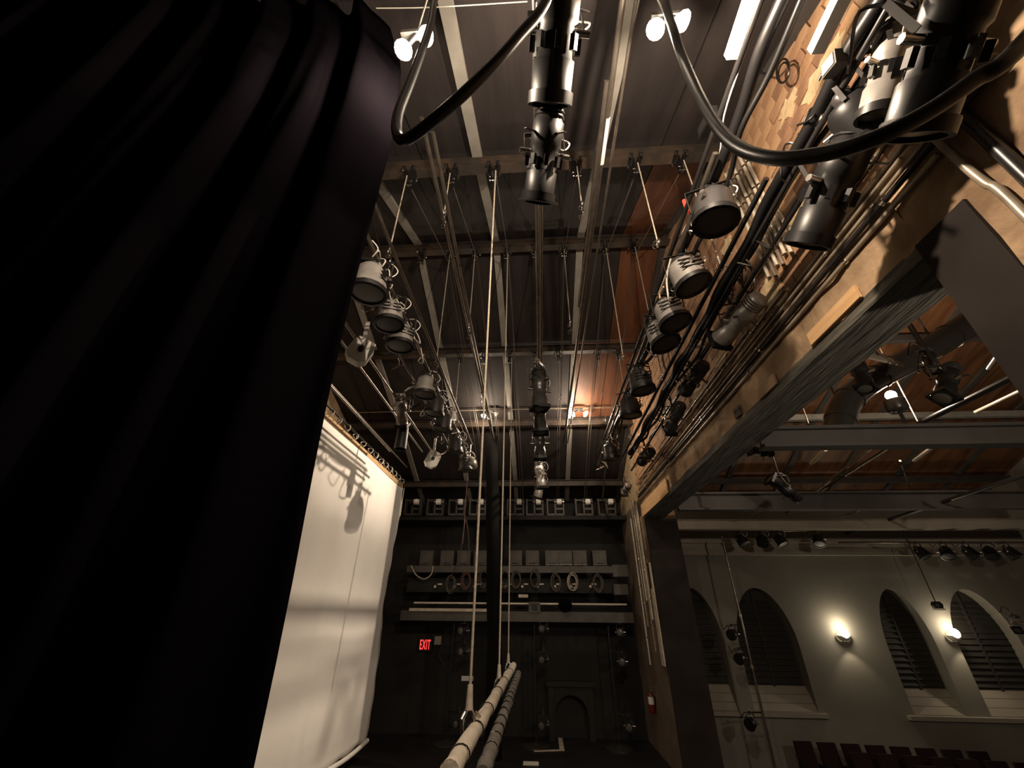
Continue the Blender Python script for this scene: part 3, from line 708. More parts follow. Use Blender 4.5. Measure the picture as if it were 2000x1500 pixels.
# the lowered batten: rolled drop tied on a pipe in the foreground, with its three lines
RB = [pix(878, 1512, Z=2.72), pix(1003, 1299, Z=2.70)]
t = thing('rolled_drop', 'pale rolled canvas drop tied up along the lowered pipe in the foreground', 'rolled cloth', RB[0])
d = (RB[1] - RB[0]); Lr = d.length
pts = [RB[0].lerp(RB[1], i / 40) + Vector((rnd.uniform(-.006, .006), 0, rnd.uniform(-.006, .006))) for i in range(41)]
world_part(MB().tube(pts, .06, 12, True, [.056 + rnd.uniform(-.005, .005) for _ in pts]), 'roll', 'roll', t)
for f_ in (.055, .17, .30, .47, .62, .8): 
    P = RB[0].lerp(RB[1], f_)
    b = MB().tube([P + Vector((.064 * math.cos(a) * 1.02, .012 * math.sin(a * 2), .064 * math.sin(a))) for a in [2 * math.pi * k / 14 for k in range(15)]], .005, 5, False)
    b.tube(smooth([P + Vector((-.06, 0, .03)), P + Vector((-.09, .02, -.03)), P + Vector((-.10, .05, -.10))], 4), .005, 5)
    world_part(b, 'tie', 'cable', t)
RC = [pix(942, 1512, Z=2.62), pix(1012, 1316, Z=2.60)]
t = thing('rolled_drop', 'darker rolled cloth tied with many black bands beside the pale roll', 'rolled cloth', RC[0])
pts = [RC[0].lerp(RC[1], i / 60) for i in range(61)]
world_part(MB().tube(pts, .05, 12, True, [.047 + .008 * abs(math.sin(i * .75)) for i in range(61)]), 'roll', 'rollbk', t)
for k in range(15):
    P = RC[0].lerp(RC[1], .03 + .065 * k)
    world_part(MB().tube([P + Vector((.054 * math.cos(a), .03 * math.sin(a + k), .054 * math.sin(a))) for a in [2 * math.pi * q / 12 for q in range(13)]], .007, 5, False), 'tie', 'cable', t)
for (tx, ty, by, bz, px, py, bn, lw) in ((918, 1352, 4.08, 10.14, 0, 0, 'first', .012), (975, 1306, 6.95, 11.40, 0, 0, 'second', .013), (993, 1282, 9.97, 10.30, 0, 0, 'third', .013)):
    bot = pix(tx, ty, Y=by - .1); top = Vector((bot.x, by - .1, bz - .2))
    t = thing('rope_line', f'pale rope hanging from the {bn} roof beam to the lowered foreground pipe', 'rope', bot)
    path = [bot, bot.lerp(top, .5), top, top + Vector((0, .1, .1)), top + Vector((0, .2, 0)), Vector((bot.x, 13, 9.0)), Vector((bot.x, 16, 7.35))]
    if by > 9: path = path[:5] + path[5:]
    elif by < 5: path = path[:5] + [Vector((bot.x, 6.95, 11.08)), Vector((bot.x, 9.97, 9.98))] + path[5:]
    else: path = path[:5] + [Vector((bot.x, 9.97, 9.98))] + path[5:]
    world_part(MB().tube(path[:3], lw, 7), 'rope', 'rope', t); world_part(MB().tube(path[2:], .008, 6), 'rope_run', 'ropedk', t)
    world_part(MB().tube([bot + Vector((0, 0, .05)), bot + Vector((0, 0, -.11))], .032, 9, True, [.022, .032]), 'sleeve', 'roll', t)
    b = MB().ring(bot + Vector((0, 0, -.20)), .06, .016, 'Y', 14, 6, .8, 1.6)
    world_part(b, 'thimble', 'chrome', t)
    b = MB()
    for k in range(3): b.tube([bot + Vector((.05 * math.cos(k * 2.1), .05 * math.sin(k * 2.1), -.12)), bot + Vector((.09 * math.cos(k * 2.1), .09 * math.sin(k * 2.1), -.16))], .014, 6)
    world_part(b, 'rope_clip', 'chrome', t)
# narrow black tail hanging at the far end of the left double pipe
pt, pb = pix(960, 852, Y=13.0), pix(966, 1345, Y=13.0)
vs = []; n = 14
for j in range(31):
    c = pt.lerp(pb, j / 30); c.z = c.z if j < 30 else .4
    for i in range(n):
        a = 2 * math.pi * i / n; q = .20 + .03 * math.sin(3 * a) + .012 * math.sin(j * .7)
        vs.append(c + Vector((q * math.cos(a), .5 * q * math.sin(a), 0)))
single(MB().add(vs, [(j * n + i, j * n + (i + 1) % n, (j + 1) * n + (i + 1) % n, (j + 1) * n + i) for j in range(30) for i in range(n)], True),
       'tall_black_tail', 'soot', 'narrow black cloth tail hanging from the far end of the left double pipe', 'drape')

# ================================================================== FAR WING: HEAD BLOCKS, WINCHES, RAILS
proto = None
hx = [810, 853, 895, 935, 1008, 1045, 1085, 1140, 1184]
for i, px in enumerate(hx):
    P = pix(px, 992, Y=16.25)
    lab = f'dusty pulley frame with white roller high on the far wall, {ORD[i] if i else "first"} from the left'
    if proto is None:
        t = thing('head_block', lab, 'pulley frame', P, 'head block frames on the far wall')
        for x in (-.32, -.02, .30): MB().span((x - .03, -.25, -.3), (x + .03, .3, .3)).obj('side_plate', 'box', t)
        MB().span((-.35, -.22, -.34), (.33, .3, -.26)).obj('cross_bar', 'box', t); MB().span((-.35, -.22, .22), (.33, -.16, .28)).obj('cross_bar', 'box', t)
        MB().span((.02, -.2, -.12), (.28, -.12, -.04)).obj('spacer', 'box', t)
        MB().lathe([(.11, -.09), (.12, 0), (.11, .09)], 16, Matrix.Translation((.14, -.32, .16)) @ Matrix.Rotation(math.pi / 2, 4, 'Y')).obj('roller', 'roller', t)
        MB().tube([(-.06, -.32, .16), (.34, -.32, .16)], .02, 8).obj('axle', 'chrome', t)
        proto = t
    else: dup(proto, P, lab)
single(MB().span((-6.9, 16.05, 6.68), (WX - .05, 17.15, 6.82)), 'head_block_shelf', 'wallblack', 'long dark timber carrying the head block frames', 'beam')
proto = None
for i, px in enumerate([835, 875, 907, 940, 1007, 1040, 1078, 1104, 1132, 1170]):
    P = pix(px, 1092, Y=16.3)
    lab = f'dull steel winch box above the rope rail on the far wall, {ORD[i] if i else "first"} from the left'
    if proto is None:
        t = thing('winch_box', lab, 'winch', P, 'winch boxes on the far wall')
        MB().box((0, .1, 0), (.50, .55, .56)).obj('housing', 'box', t)
        MB().box((0, -.185, .0), (.43, .02, .46)).obj('front_plate', 'box', t)
        MB().tube([(-.22, -.22, -.22), (.22, -.22, -.22)], .025, 8).obj('drum_axle', 'pipe', t)
        MB().lathe([(.07, -.1), (.07, .1)], 10, Matrix.Translation((.0, -.22, -.22)) @ Matrix.Rotation(math.pi / 2, 4, 'Y')).obj('drum', 'char', t)
        proto = t
    else: dup(proto, P, lab)
zr = pix(1000, 1112, Y=16.0).z
single(MB().span((-4.9, 15.85, zr - .12), (2.75, 16.1, zr + .10)), 'rope_rail', 'box', 'dusty timber rope rail under the winch boxes on the far wall', 'rail')
coils = [(880, 1140, 'ropedk'), (910, 1135, 'ropered'), (945, 1130, 'ropedk'), (985, 1130, 'ropedk'), (1008, 1132, 'ropedk'), (1044, 1130, 'ropedk'), (1086, 1137, 'ropedk'), (1118, 1136, 'rope'), (1168, 1138, 'ropedk')]
for i, (px, py, m) in enumerate(coils):
    P = pix(px, py, Y=15.82); b = MB()
    for k in range(4): b.ring(P + Vector((rnd.uniform(-.03, .03), -.02 * k, rnd.uniform(-.04, .04))), .17 + .02 * k, .014, 'Y', 16, 5, .75, 1.25)
    b.tube([P + Vector((0, 0, .2)), P + Vector((.03, .06, .34))], .014, 5)
    single(b, 'rope_coil', m, f'{"dull red" if m == "ropered" else "small"} coil of rope hung on the far rope rail, {ORD[i] if i else "first"} from the left', 'rope coil', 'rope coils on the far rail')
proto = None
for i, px in enumerate([850, 888, 927, 988, 1020, 1050, 1084, 1115, 1153]):
    P = pix(px, 1146, Y=16.0)
    lab = f'steel brake handle with a pale knob under the far rope rail, {ORD[i] if i else "first"} from the left'
    if proto is None:
        t = thing('brake_handle', lab, 'handle', P, 'brake handles on the far rail')
        MB().tube([(0, .25, 0), (0, 0, 0)], .03, 8).obj('lever', 'char', t)
        MB().ball((0, -.03, 0), .055, 8).obj('knob', 'conduitp', t); MB().box((.14, .1, .09), (.16, .04, .045)).obj('tab', 'conduitp', t)
        proto = t
    else: dup(proto, P, lab)
single(MB().span((-4.9, 16.1, zr - .75), (2.75, 16.45, zr - .3)), 'lock_rail', 'wallblack', 'black timber behind the brake handles on the far wall', 'rail')
zp = pix(1000, 1179, Y=15.9).z
single(MB().tube([(-4.5, 15.9, zp), (2.95, 15.9, zp)], .032, 8), 'rail_pipe', 'conduitp', 'long bright pipe under the rope coils on the far wall', 'pipe')
zb0, zb1 = pix(1000, 1214, Y=15.8).z, pix(1000, 1194, Y=15.8).z
single(MB().span((-4.9, 15.8, zb0), (3.1, 16.3, zb1)), 'gallery_beam', 'box', 'dark gallery edge beam below the bright pipe on the far wall', 'beam')
single(MB().span((-4.6, 15.74, zb1 - .02), (-1.6, 15.82, zb1 + .07)), 'edge_board', 'cream', 'pale dusty board edge along the left of the gallery beam', 'board')
single(MB().box(pix(1022, 1164, Y=15.9), (.34, .03, .1)), 'label_plate', 'cream', 'small blank pale plate above the bright pipe', 'plate')
t = thing('outlet_box', 'square pale-rimmed outlet box on the gallery beam', 'box', pix(1044, 1186, Y=15.75))
MB().box((0, .05, 0), (.4, .1, .32)).obj('frame', 'box', t); MB().box((0, 0, 0), (.2, .04, .2)).obj('socket', 'black', t)
single(MB().ball(pix(1104, 1182, Y=15.75), .24, 10, (1, .6, .9)), 'cloth_bundle', 'velour', 'black cloth bundle hanging over the bright pipe', 'bundle')
for nm, x0, y0, x1, y1, lab in (('junction_box', 1195, 1103, 1228, 1127, 'grey electrical box at the right end of the rope rail'), ('junction_box', 1198, 1141, 1228, 1162, 'lower grey electrical box at the right end of the rope rail')):
    a, b = pix(x0, y0, Y=15.9), pix(x1, y1, Y=15.9)
    t = thing(nm, lab, 'box', (a + b) / 2); MB().box((0, .1, 0), (b.x - a.x, .25, a.z - b.z)).obj('case', 'box', t); MB().box((0, -.035, 0), ((b.x - a.x) * .9, .02, (a.z - b.z) * .9)).obj('lid', 'box', t)
single(MB().tube(smooth([pix(803, 1105, Y=15.7), pix(812, 1122, Y=15.7), pix(828, 1131, Y=15.7), pix(842, 1122, Y=15.75), pix(846, 1106, Y=15.8)], 5), .022, 6), 'cable', 'rope', 'pale cable drooping in a loop at the left end of the rope rail', 'cable')
single(MB().tube(smooth([pix(909, 1015, Y=15.9), pix(905, 1040, Y=15.7), pix(897, 1090, Y=15.6), pix(885, 1115, Y=15.7)], 5), .02, 6), 'rope_tail', 'ropedk', 'slack rope trailing from the head blocks to the rope rail, left one', 'rope')
single(MB().tube(smooth([pix(911, 1015, Y=15.9), pix(915, 1045, Y=15.7), pix(916, 1078, Y=15.7)], 5), .018, 6), 'rope_tail', 'ropedk', 'slack rope trailing from the head blocks to the rope rail, right one', 'rope')
single(MB().tube([Vector((-2.14, 11.8, 7.72)), Vector((-2.14, 11.8, 5.2))], .012, 6), 'cord', 'ropered', 'thin reddish cord hanging from the end of the left lighting batten', 'cord')
# exit sign
E0 = pix(830, 1260, Y=17.08)
t = thing('exit_sign', 'glowing red exit sign on the dark far wall', 'sign', E0)
MB().box((0, .06, 0), (.52, .10, .40)).obj('housing', 'black', t)
cu = D.curves.new('exit_text', 'FONT'); cu.body = 'EXIT'; cu.size = .42; cu.align_x = 'CENTER'; cu.align_y = 'CENTER'; cu.extrude = .006; cu.offset = .006; cu.space_character = 1.18; cu.resolution_u = 2
to = D.objects.new('exit_text', cu); COL.objects.link(to)
dg = bpy.context.evaluated_depsgraph_get(); me = D.meshes.new_from_object(to.evaluated_get(dg)); D.objects.remove(to)
me.materials.clear(); me.materials.append(M['exit'])
to = D.objects.new('lettering', me); COL.objects.link(to); to.parent = t; to.location = (0, -.005, 0); to.rotation_euler = (math.pi / 2, 0, 0); to.scale = (.40, 1.0, 1)
t = thing('junction_box', 'small grey box beside the exit sign', 'box', pix(855, 1251, Y=17.08)); MB().box((0, .05, 0), (.24, .14, .26)).obj('case', 'cornice', t); MB().tube(smooth([(0, .05, -.13), (.1, .05, -.5), (.3, .06, -.8)], 5), .012, 5).obj('lead', 'cable', t)
single(MB().box(pix(913, 1325, Y=17.18), (.42, .03, .14)), 'paper_strip', 'paper', 'pale strip of paper taped on the dark far wall', 'paper')
# sidelight stands
def boom(px, base, lamps_, where):
    Pb = pix(*base, Z=0); Pb.y = 16.1
    Pb.x = pix(px, 1300, Y=16.1).x
    t = thing('light_stand', f'black side light stand {where}', 'light stand', (Pb.x, 16.1, 0))
    MB().lathe([(.42, 0), (.42, .03), (.1, .06), (.04, .1)], 20).obj('base_plate', 'duct', t)
    MB().tube([(0, 0, .05), (0, 0, 3.18)], .03, 8).obj('pole', 'pipeblk', t)
    for i, (lx, ly) in enumerate(lamps_):
        P = pix(lx, ly, Y=15.85)
        FX = fixture('ers', f'{["top", "middle", "lowest"][i]} side light on the stand {where}', P, (-.25, -.9, .05), 'side lights in the far wing', .85, 'char', yaw=0.2)
        for c_ in list(FX.children):
            if c_.name.startswith('safety_cable'): D.objects.remove(c_)
        single(MB().tube([(Pb.x, 16.1, P.z + .25), (P.x, 15.85, P.z + .25)], .02, 6), 'side_arm', 'pipeblk', f'short pipe arm holding the {["top", "middle", "lowest"][i]} side light {where}', 'pipe')
boom(1045, (1062, 1440), [(1062, 1228), (1062, 1288), (1062, 1415)], 'left of the arched frame')
boom(1195, (1190, 1445), [(1212, 1235), (1216, 1292), (1230, 1418)], 'right of the arched frame')
boom(882, (870, 1445), [(906, 1232), (906, 1272), (897, 1412)], 'near the exit sign')
# arched frame standing against the far wall
a0, a1 = .17, 1.66; inner = [(a0 + .2, 0)] + [((a0 + a1) / 2 - (a1 - a0 - .4) / 2 * math.cos(math.pi * k / 12), .62 + .55 * math.sin(math.pi * k / 12)) for k in range(13)] + [(a1 - .2, 0)]
b = MB()
for (u0, v0), (u1, v1) in zip(inner, inner[1:]): b.prism([(u0, v0), (u1, v1), (u1, 1.46), (u0, 1.46)], 'Y', 16.85, 17.0)
b.span((a0, 16.82, 0), (a0 + .2, 17.02, 1.46)); b.span((a1 - .2, 16.82, 0), (a1, 17.02, 1.46)); b.span((a0 - .06, 16.78, 1.40), (a1 + .06, 17.04, 1.54))
single(b, 'arched_surround', 'wallblack', 'dark arched surround standing against the far wall', 'arch')
# marks and paper on the floor
for (p0, p1, lab) in (((1043, 1467), (1102, 1465), 'long strip of pale tape of the corner mark on the floor'), ((1098, 1466), (1094, 1441), 'short strip of pale tape of the corner mark on the floor')):
    a, b = pix(*p0, Z=0.006), pix(*p1, Z=.006); single(MB().bar(a, b, .14, .006), 'tape_strip', 'cream', lab, 'tape')
a = pix(1037, 1491, Z=.01); single(MB().box(a, (.42, .3, .012)), 'paper_sheet', 'paper', 'white sheet of paper on the black floor, bottom centre', 'paper')
# fire extinguisher on the wall
P = pix(1272, 1372, X=WX - .16)
t = thing('fire_extinguisher', 'small red fire extinguisher hung on the brown wall', 'extinguisher', P)
MB().lathe([(.07, -.26), (.085, -.24), (.085, .16), (.05, .23), (.03, .25)], 14).obj('cylinder', 'red', t); MB().lathe([(.0865, -.04), (.0865, .14)], 14, None, False, False).obj('paper_label', 'paper', t)
MB().box((0, 0, .3), (.05, .14, .05)).obj('valve', 'chrome', t); MB().tube(smooth([(0, .05, .28), (.0, .13, .1), (0, .1, -.15)], 5), .014, 6).obj('hose', 'cable', t); MB().box((.11, 0, .05), (.06, .06, .2)).obj('bracket', 'black', t)

# ================================================================== CONDUITS AND WOOD ON THE PROSCENIUM WALL
def conduit(label, pts, r=.024, m='conduit', clips=0):
    t = thing('conduit', label, 'conduit', pts[0])
    world_part(MB().tube(smooth(pts, 5) if len(pts) > 2 else pts, r, 9), 'tube', m, t)
    pts = [Vector(p) for p in pts]
    for k in range(clips):
        P = pts[0].lerp(pts[1], (k + .5) / clips); dd = (pts[1] - pts[0]).normalized()
        world_part(MB().tube([P - dd * .02, P + dd * .02], r * 1.35, 9), 'strap', 'chrome', t)
    return t
xs = WX - .07
hz = [(6.79, 2.1, 13.5, .026, 'conduit', 'lowest long bright conduit on the plaster band'), (6.90, 1.4, 13.55, .030, 'pipeblk', 'dark pipe just above the lowest bright conduit'), (6.99, 1.5, 13.6, .022, 'conduit', 'third long conduit up from the header'),
      (7.08, 2.3, 13.4, .02, 'conduit', 'fourth long conduit up, against the first brick course'), (7.17, 1.6, 7.5, .024, 'conduit', 'fifth long conduit up, ending mid wall'), (7.27, 4.2, 13.3, .022, 'conduit', 'upper conduit along the far part of the brick wall'),
      (7.36, 1.2, 3.0, .022, 'conduit', 'lower of a pair of short conduits near the top right'), (7.45, 1.2, 2.95, .022, 'conduit', 'upper of a pair of short conduits near the top right'), (7.38, 5.2, 13.2, .02, 'conduit', 'topmost conduit along the far part of the brick wall')]
for i, (z, y0, y1, r, m, lab) in enumerate(hz): conduit(lab, [(xs - .012 * (i % 2), y0, z), (xs - .012 * (i % 2), y1, z)], r, m, 5)
vy = [3.78, 3.88, 3.98, 4.08, 4.18, 4.30]
for i, y in enumerate(vy):
    zt = 9.75 + .05 * i
    conduit(f'cream vertical conduit on the raw brick, {ORD[i] if i else "first"} of the six from the camera', [(xs - .03, y, zt), (xs - .03, y + .01, 7.52 + .1 * (i % 2))], .024, 'conduitp' if i not in (2, 4) else 'conduit', 4)
conduit('cream conduit bending in an elbow on the raw brick', [pix(1512, 398, X=xs - .04), pix(1530, 430, X=xs - .04), pix(1548, 449, X=xs - .04), pix(1572, 441, X=xs - .04), pix(1610, 402, X=xs - .04)], .026, 'conduitp')
conduit('bright conduit dropping past the near end of the opening', [(xs - .02, 2.04, 7.10), (xs - .02, 2.02, 6.5), (xs - .02, 2.0, 6.25), (xs - .02, 1.97, 6.0), (xs - .02, 1.97, 4.6)], .03)
conduit('dark pipe dropping beside the bright conduit at the near end', [(xs, 1.84, 7.3), (xs, 1.84, 4.5)], .045, 'pipeblk')
for i, (y, z0, z1) in enumerate([(13.86, 3.4, 6.75), (14.05, 2.6, 6.9), (14.3, 3.9, 6.95), (14.6, 3.2, 7.05), (15.0, 2.2, 6.5)]):
    conduit(f'thin vertical conduit beside the far jamb of the opening, {ORD[i] if i else "first"} from the jamb', [(xs - .05, y, z1), (xs - .05, y, z0)], .026, 'conduitp' if i % 2 == 0 else 'conduit', 3)
def board(label, y0, y1, z0, z1, m='wood', x=WX - .045, th=.03):
    b = MB().span((x - th, y0, z0), (x, y1, z1)); return single(b, 'board', m, label, 'board')
board('raw orange pine board on the plaster above the header, near the camera', 3.3, 4.15, 6.34, 6.50)
board('raw yellow pine board at the far corner of the opening', 10.5, 13.5, 6.24, 6.62)
board('cream painted upright board at the far jamb', 13.47, 13.80, 2.3, 4.9, 'cream')
board('grimy upright plank on the far jamb under the conduits', 13.64, 13.95, 4.2, 6.3, 'plaster')
board('short plank wedged over the header, second from the camera', 5.0, 5.5, 6.30, 6.46, 'plaster')
board('small dark block on the plaster above the header', 6.1, 6.3, 6.36, 6.52, 'header')
for i, (px, py, X_, d_, lab) in enumerate([(1630, 125, 2.50, (.10, .16, .12), 'small grey box on the cable run below the pale raceway by the brick wall'), (1728, 24, 2.80, (.06, .22, .16), 'grey bracket plate beside the top edge in front of the brick wall'), (1602, 222, 2.62, (.04, .12, .20), 'steel hanger plate behind the swooping cable'), (1382, 240, 2.05, (.08, .34, .14), 'black cable box on the right lighting batten above the swooping cable')]):
    t = thing('cable_box', lab, 'box', pix(px, py, X=X_))
    MB().box((0, 0, 0), d_, Matrix.Rotation(.4, 3, 'X')).obj('case', 'black' if i == 3 else 'box', t); MB().box((-d_[0] / 2 - .004, 0, 0), (.008, d_[1] * .8, d_[2] * .8), Matrix.Rotation(.4, 3, 'X')).obj('lid', 'black' if i == 3 else 'grey', t)
    MB().tube(smooth([(0, 0, d_[2] / 2), (.02, .06, d_[2]), (.0, .16, d_[2] * .8)], 4), .01, 6).obj('lead', 'cable', t)
# slack cables and loops on the wall
for i, (px, py, R_) in enumerate([(1460, 545, .22), (1300, 700, .30), (1448, 535, .17), (1240, 735, .16), (1530, 140, .14)]):
    P = pix(px, py, X=3.12); b = MB()
    for k in range(2): b.ring(P + Vector((.02 * k, .02 * k, .02)), R_ * (1 - .15 * k), .011, 'X', 22, 5, .75, 1.2)
    b.tube(smooth([P + Vector((0, 0, R_ * 1.2)), P + Vector((-.1, .1, R_ * 1.5)), P + Vector((-.25, .1, R_ * 1.5 + .2))], 4), .011, 5)
    single(b, 'cable_loop', 'cable', f'coiled black cable loop hanging before the brick wall, {["under the spotlight pipe", "beside the fourth right can light", "inner loop under the spotlight pipe", "beside the fifth right can light", "near the top right"][i]}', 'cable')
single(MB().tube([pix(1336, 392, X=2.05), pix(1344, 415, X=2.05)], .03, 8), 'connector', 'cabler', 'red plug connector beside the nearest right can light', 'plug')
single(MB().tube([pix(1430, 548, X=2.8), pix(1434, 566, X=2.8)], .022, 8), 'connector', 'cabler', 'small red plug above the silver-barrelled spotlight', 'plug')
for i, (p, q, r_) in enumerate([((1296, 560), (1292, 590), 'yellow'), ((1310, 505), (1306, 585), 'grey')]):
    single(MB().tube(smooth([pix(*p, X=1.95), pix((p[0] + q[0]) / 2 - 6, (p[1] + q[1]) / 2, X=1.93), pix(*q, X=1.95)], 5), .014, 6), 'cord', 'wood' if r_ == 'yellow' else 'cablew', f'{r_} cord looped over the right lighting batten', 'cord')

# ================================================================== HOUSE: LAMPS, FIXTURES, PIPES, SEATS
for i, (px, py) in enumerate([(1647, 1243), (1862, 1243)]):
    P = pix(px, py, Y=HY - .02)
    t = thing('wall_sconce', ['lit half-bowl wall sconce on the bare wall between the window pairs', 'lit half-bowl wall sconce on the pier between the two right windows'][i], 'wall lamp', P)
    vs = []; n = 12
    for j in range(6):
        r_ = (.04, .11, .17, .21, .23, .235)[j]; zz = (-.14, -.13, -.09, -.04, .01, .03)[j]
        for k in range(n + 1):
            a = math.pi * k / n; vs.append((r_ * math.cos(a), -r_ * .75 * math.sin(a), zz))
    b = MB().add(vs, [(j * (n + 1) + k, j * (n + 1) + k + 1, (j + 1) * (n + 1) + k + 1, (j + 1) * (n + 1) + k) for j in range(5) for k in range(n)], True)
    sh = b.obj('bowl', 'white', t); sm = sh.modifiers.new('t', 'SOLIDIFY'); sm.thickness = .01
    MB().ball((0, -.11, .09), .10, 10, (1.6, 1, 1.5)).obj('bulb', 'bulbsoft', t)
    MB().box((0, .01, -.05), (.12, .04, .2)).obj('wall_plate', 'cornice', t)
    lamp('POINT', 'sconce_lamp', P + Vector((0, -.30, .28)), SCONCE_W, (1, .84, .60), .06, t)
    lamp('SPOT', 'sconce_lamp', P + Vector((0, -.26, -.22)), SCONCE_W * .45, (1, .82, .55), .03, t, P + Vector((0, -.12, -2)), 95, .6)
H = pix(1742, 776, Y=8.6)
t = thing('house_light', 'bright house lamp on a black housing under the brown roof', 'lamp', H)
MB().lathe([(.16, -.36), (.2, -.30), (.2, -.08), (.12, -.05)], 16).obj('housing', 'duct', t); MB().ball((0, 0, .05), .11, 12).obj('bulb', 'bulb', t)
MB().bar((0, 0, -.3), (.0, .0, -.95), .05, .05).obj('bracket', 'char', t)
lamp('POINT', 'house_lamp', H + Vector((0, -.16, .12)), HOUSE_W, WARM, .06, t)
Q = Vector((6.2, 1.2, 5.5))  # unseen lamp, added to stand in for the auditorium's light
t = thing('house_light', 'added fill lamp standing in for auditorium light, outside the view at the right', 'lamp', Q)
MB().lathe([(.16, .36), (.2, .30), (.2, .08), (.12, .05)], 16).obj('housing', 'duct', t); MB().ball((0, 0, -.02), .09, 12).obj('bulb', 'bulb', t); MB().tube([(0, 0, .3), (0, 0, 3.9)], .025, 8).obj('drop_pipe', 'pipeblk', t)
lamp('POINT', 'house_lamp', Q + Vector((0, 0, -.2)), AUDI_W, (1, .86, .68), .08, t)
# duct elbow
a = [pix(1900, 628, Y=7.6), pix(1800, 690, Y=7.8), pix(1715, 735, Y=8.0), pix(1668, 768, Y=8.0), pix(1645, 805, Y=8.0), pix(1636, 860, Y=8.0)]
t = thing('round_duct', 'big black round duct elbow rising behind the grey house beam', 'duct', a[-1])
pts = smooth(a, 4); world_part(MB().tube(pts, .27, 16), 'pipe', 'duct', t)
for q_ in (3, 11, 16): world_part(MB().bar(pts[q_], (pts[q_].x, pts[q_].y, roofz(pts[q_].y)), .05, .01), 'hanger', 'pipeblk', t)
for k in (2, 8, 13, 17): world_part(MB().tube([pts[k] - (pts[k + 1] - pts[k]).normalized() * .03, pts[k] + (pts[k + 1] - pts[k]).normalized() * .03], .285, 16), 'seam_band', 'duct', t)
for bk, fr, Y, s, bd, lab in [((1672, 705), (1692, 760), 6.6, 1.1, 'black', 'dark spotlight left of the house lamp, before the duct'), ((1862, 700), (1838, 800), 6.4, 1.25, 'black', 'dark spotlight hanging right of the house lamp'), ((1810, 690), (1822, 720), 6.6, .9, 'black', 'small dark spotlight high above the house lamp'),
                          ((1560, 975), (1500, 932), 10.5, 1.2, 'black', 'black spotlight with its barrel aimed left under the grey house beam'), ((1500, 885), (1470, 880), 8.0, .8, 'black', 'small spotlight peeking under the grey house beam at left')]:
    axis_fix('ers', lab, pix(*bk, Y=Y), pix(*fr, Y=Y - .15), s, bd, 'spotlights over the auditorium', held=roofz(Y) - .1)
zA, zB = pix(1500, 1054, Y=15.4).z + .3, pix(1880, 1078, Y=15.2).z + .3
for i, (px, py) in enumerate([(1448, 1056), (1488, 1050), (1525, 1060), (1602, 1064), (1800, 1082), (1848, 1078), (1893, 1078), (1936, 1082), (1972, 1076)]):
    Y_, z_ = (15.4, zA) if i < 4 else (15.2, zB)
    P = pix(px, py, Y=Y_); P.z = z_ - .3
    fixture('par', f'small black lamp silhouetted along the pale cornice, {ORD[i] if i else "first"} from the left', P, (-.3 if i % 2 else .2, -.35, -.8), 'small lamps along the cornice', 1.0, 'black', yaw=rnd.uniform(-.6, .6))
single(MB().tube([(WX + .5, 15.4, zA), (10.4, 15.4, zA)], .03, 8), 'house_pipe', 'pipe', 'pipe in front of the pale cornice carrying the left small lamps', 'pipe')
single(MB().tube([(10.2, 15.2, zB), (17.85, 15.2, zB)], .03, 8), 'house_pipe', 'pipe', 'pipe in front of the pale cornice carrying the right small lamps', 'pipe')
b = MB(); P = pix(1717, 697, Y=7.3); b.box(P, (.62, .04, .62), Matrix.Rotation(.35, 3, 'Y') @ Matrix.Rotation(-.6, 3, 'X'))
t = thing('reflector_board', 'pale square board above the round duct over the auditorium', 'board', P)
world_part(b, 'board', 'cornice', t); world_part(MB().tube([P, (P.x, P.y, roofz(P.y) - .05)], .012, 6), 'wire', 'pipeblk', t)
z1 = pix(1500, 984, Y=12.8).z
single(MB().tube([(WX + .5, 12.8, z1), (17.85, 12.8, z1)], .035, 8), 'house_pipe', 'conduit', 'long bright pipe behind the second house beam', 'pipe')
z1 = pix(1500, 817, Y=12.6).z
for i, (p0, p1, Z_, r_, m_, lab) in enumerate([((1560, 985), (1735, 850), 6.9, .035, 'conduit', 'bright diagonal pipe under the grey house beam, left one'), ((1535, 1002), (1770, 852), 6.75, .03, 'pipe', 'second diagonal pipe under the grey house beam'),
    ((1575, 1068), (2010, 925), 6.3, .05, 'pipeblk', 'long dark diagonal pipe over the auditorium'), ((1640, 1010), (1702, 988), 6.5, .03, 'conduit', 'short bright pipe between the far house beams'), ((1788, 832), (2010, 720), 7.2, .06, 'pipeblk', 'thick dark pipe crossing in front of the brown roof at right'),
    ((1905, 805), (2010, 755), 7.3, .035, 'conduit', 'bright pipe above the thick dark pipe at right'), ((1930, 720), (1966, 668), 7.4, .03, 'conduit', 'short bright pipe end near the near pillar'), ((1462, 1009), (1512, 985), 6.5, .025, 'conduit', 'short brace between the two far house beams'), ((1585, 905), (1612, 878), 7.0, .05, 'conduitp', 'short white-wrapped pipe stub under the grey house beam'),
    ((1785, 900), (1822, 873), 7.0, .04, 'conduitp', 'white strut under the grey house beam near the middle'), ((1758, 900), (1775, 950), 7.2, .03, 'pipe', 'thin leaning strut under the grey house beam')]):
    single(MB().tube([pix(*p0, Z=Z_), pix(*p1, Z=Z_)], r_, 8), 'house_pipe', m_, lab, 'pipe')
for i, (x, lab) in enumerate([(6.3, 'left'), (8.7, 'right')]):
    single(MB().tube([(x, 8.9, 7.4), (x + .1, 8.9, roofz(8.9))], .014, 6), 'hanging_rod', 'conduit', f'thin rod hanging from the brown roof, {lab} of the duct', 'rod')
P0, P1 = pix(1410, 1048, Y=15.2), pix(1497, 1425, Y=15.2)
P1 = P0 + (P1 - P0) * ((P0.z - HF) / (P0.z - P1.z))
t = thing('vertical_pipe', 'thin vertical pipe with lamps standing before the left window pair', 'pipe', P1)
world_part(MB().tube([P0, P1], .035, 8), 'tube', 'pipe', t)
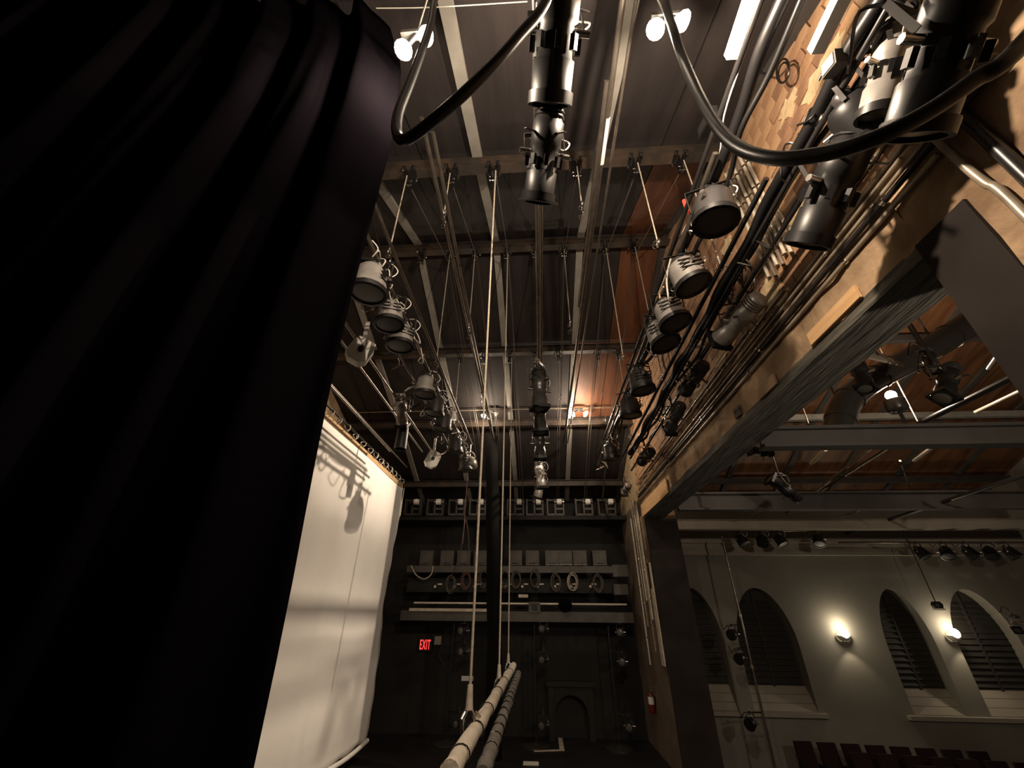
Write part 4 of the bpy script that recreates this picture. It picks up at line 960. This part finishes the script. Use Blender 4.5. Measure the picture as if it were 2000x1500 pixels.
for f_ in (.15, .35, .55): world_part(MB().tube([P0.lerp(P1, f_), P0.lerp(P1, f_ + .012)], .05, 8), 'coupling', 'conduit', t)
for i, (px, py) in enumerate([(1432, 1238), (1447, 1285), (1468, 1412)]):
    P = pix(px, py, Y=15.2)
    fixture('par', f'{["upper", "middle", "lower"][i]} small lamp on the thin vertical pipe before the left windows', P, (-.7, -.6, -.2), 'lamps on the thin vertical pipe', .8, 'black', yaw=.5)
    xq = P0.x + (P1.x - P0.x) * (P0.z - P.z - .24) / (P0.z - P1.z)
    single(MB().tube([(P.x, 15.2, P.z + .24), (xq, 15.2, P.z + .24)], .02, 6), 'side_arm', 'pipeblk', f'short arm holding the {["upper", "middle", "lower"][i]} small lamp before the left windows', 'pipe')
P = pix(1830, 1182, Y=15.0)
t = thing('spot_lamp', 'small lamp with a painted glint round its rim, above the right sconce', 'lamp', P)
MB().lathe([(.12, -.1), (.15, .02), (.1, .1)], 14).obj('shell', 'black', t); MB().ring((0, 0, -.11), .13, .025, 'Z', 16).obj('rim', 'white', t); MB().tube([(0, 0, .1), (0, 0, 2.4)], .015, 6).obj('drop_rod', 'black', t)  # white ring puts the glint on the lamp's edge into colour
P = pix(1985, 1218, Y=14.5)
fixture('ers', 'lamp cut by the right edge of the view before the right window', P, (-.6, -.4, -.6), None, .85, 'grey')
# seats, nearly lost in the dark
proto = None; n = 0
for rw in range(3):
    for k in range(8):
        x, y = 7.6 + .62 * k + .9 * rw, 15.7 - 1.05 * rw - .08 * k; z = HF
        lab = f'dark red theatre seat in the shadow, row {["along the wall", "second from the wall", "third from the wall"][rw]}, {ORD[k] if k else "first"} from the left'
        if proto is None:
            t = thing('theatre_seat', lab, 'seat', (x, y, z), 'theatre seats in the shadow')
            MB().box((0, 0, .45), (.48, .46, .12)).obj('cushion', 'seat', t); MB().box((0, .26, .80), (.48, .10, .66), Matrix.Rotation(-.15, 3, 'X')).obj('backrest', 'seat', t)
            for q in (-1, 1): MB().box((q * .27, .02, .33), (.05, .42, .66)).obj('armrest', 'black', t)
            proto = t
        else: dup(proto, (x, y, z), lab)
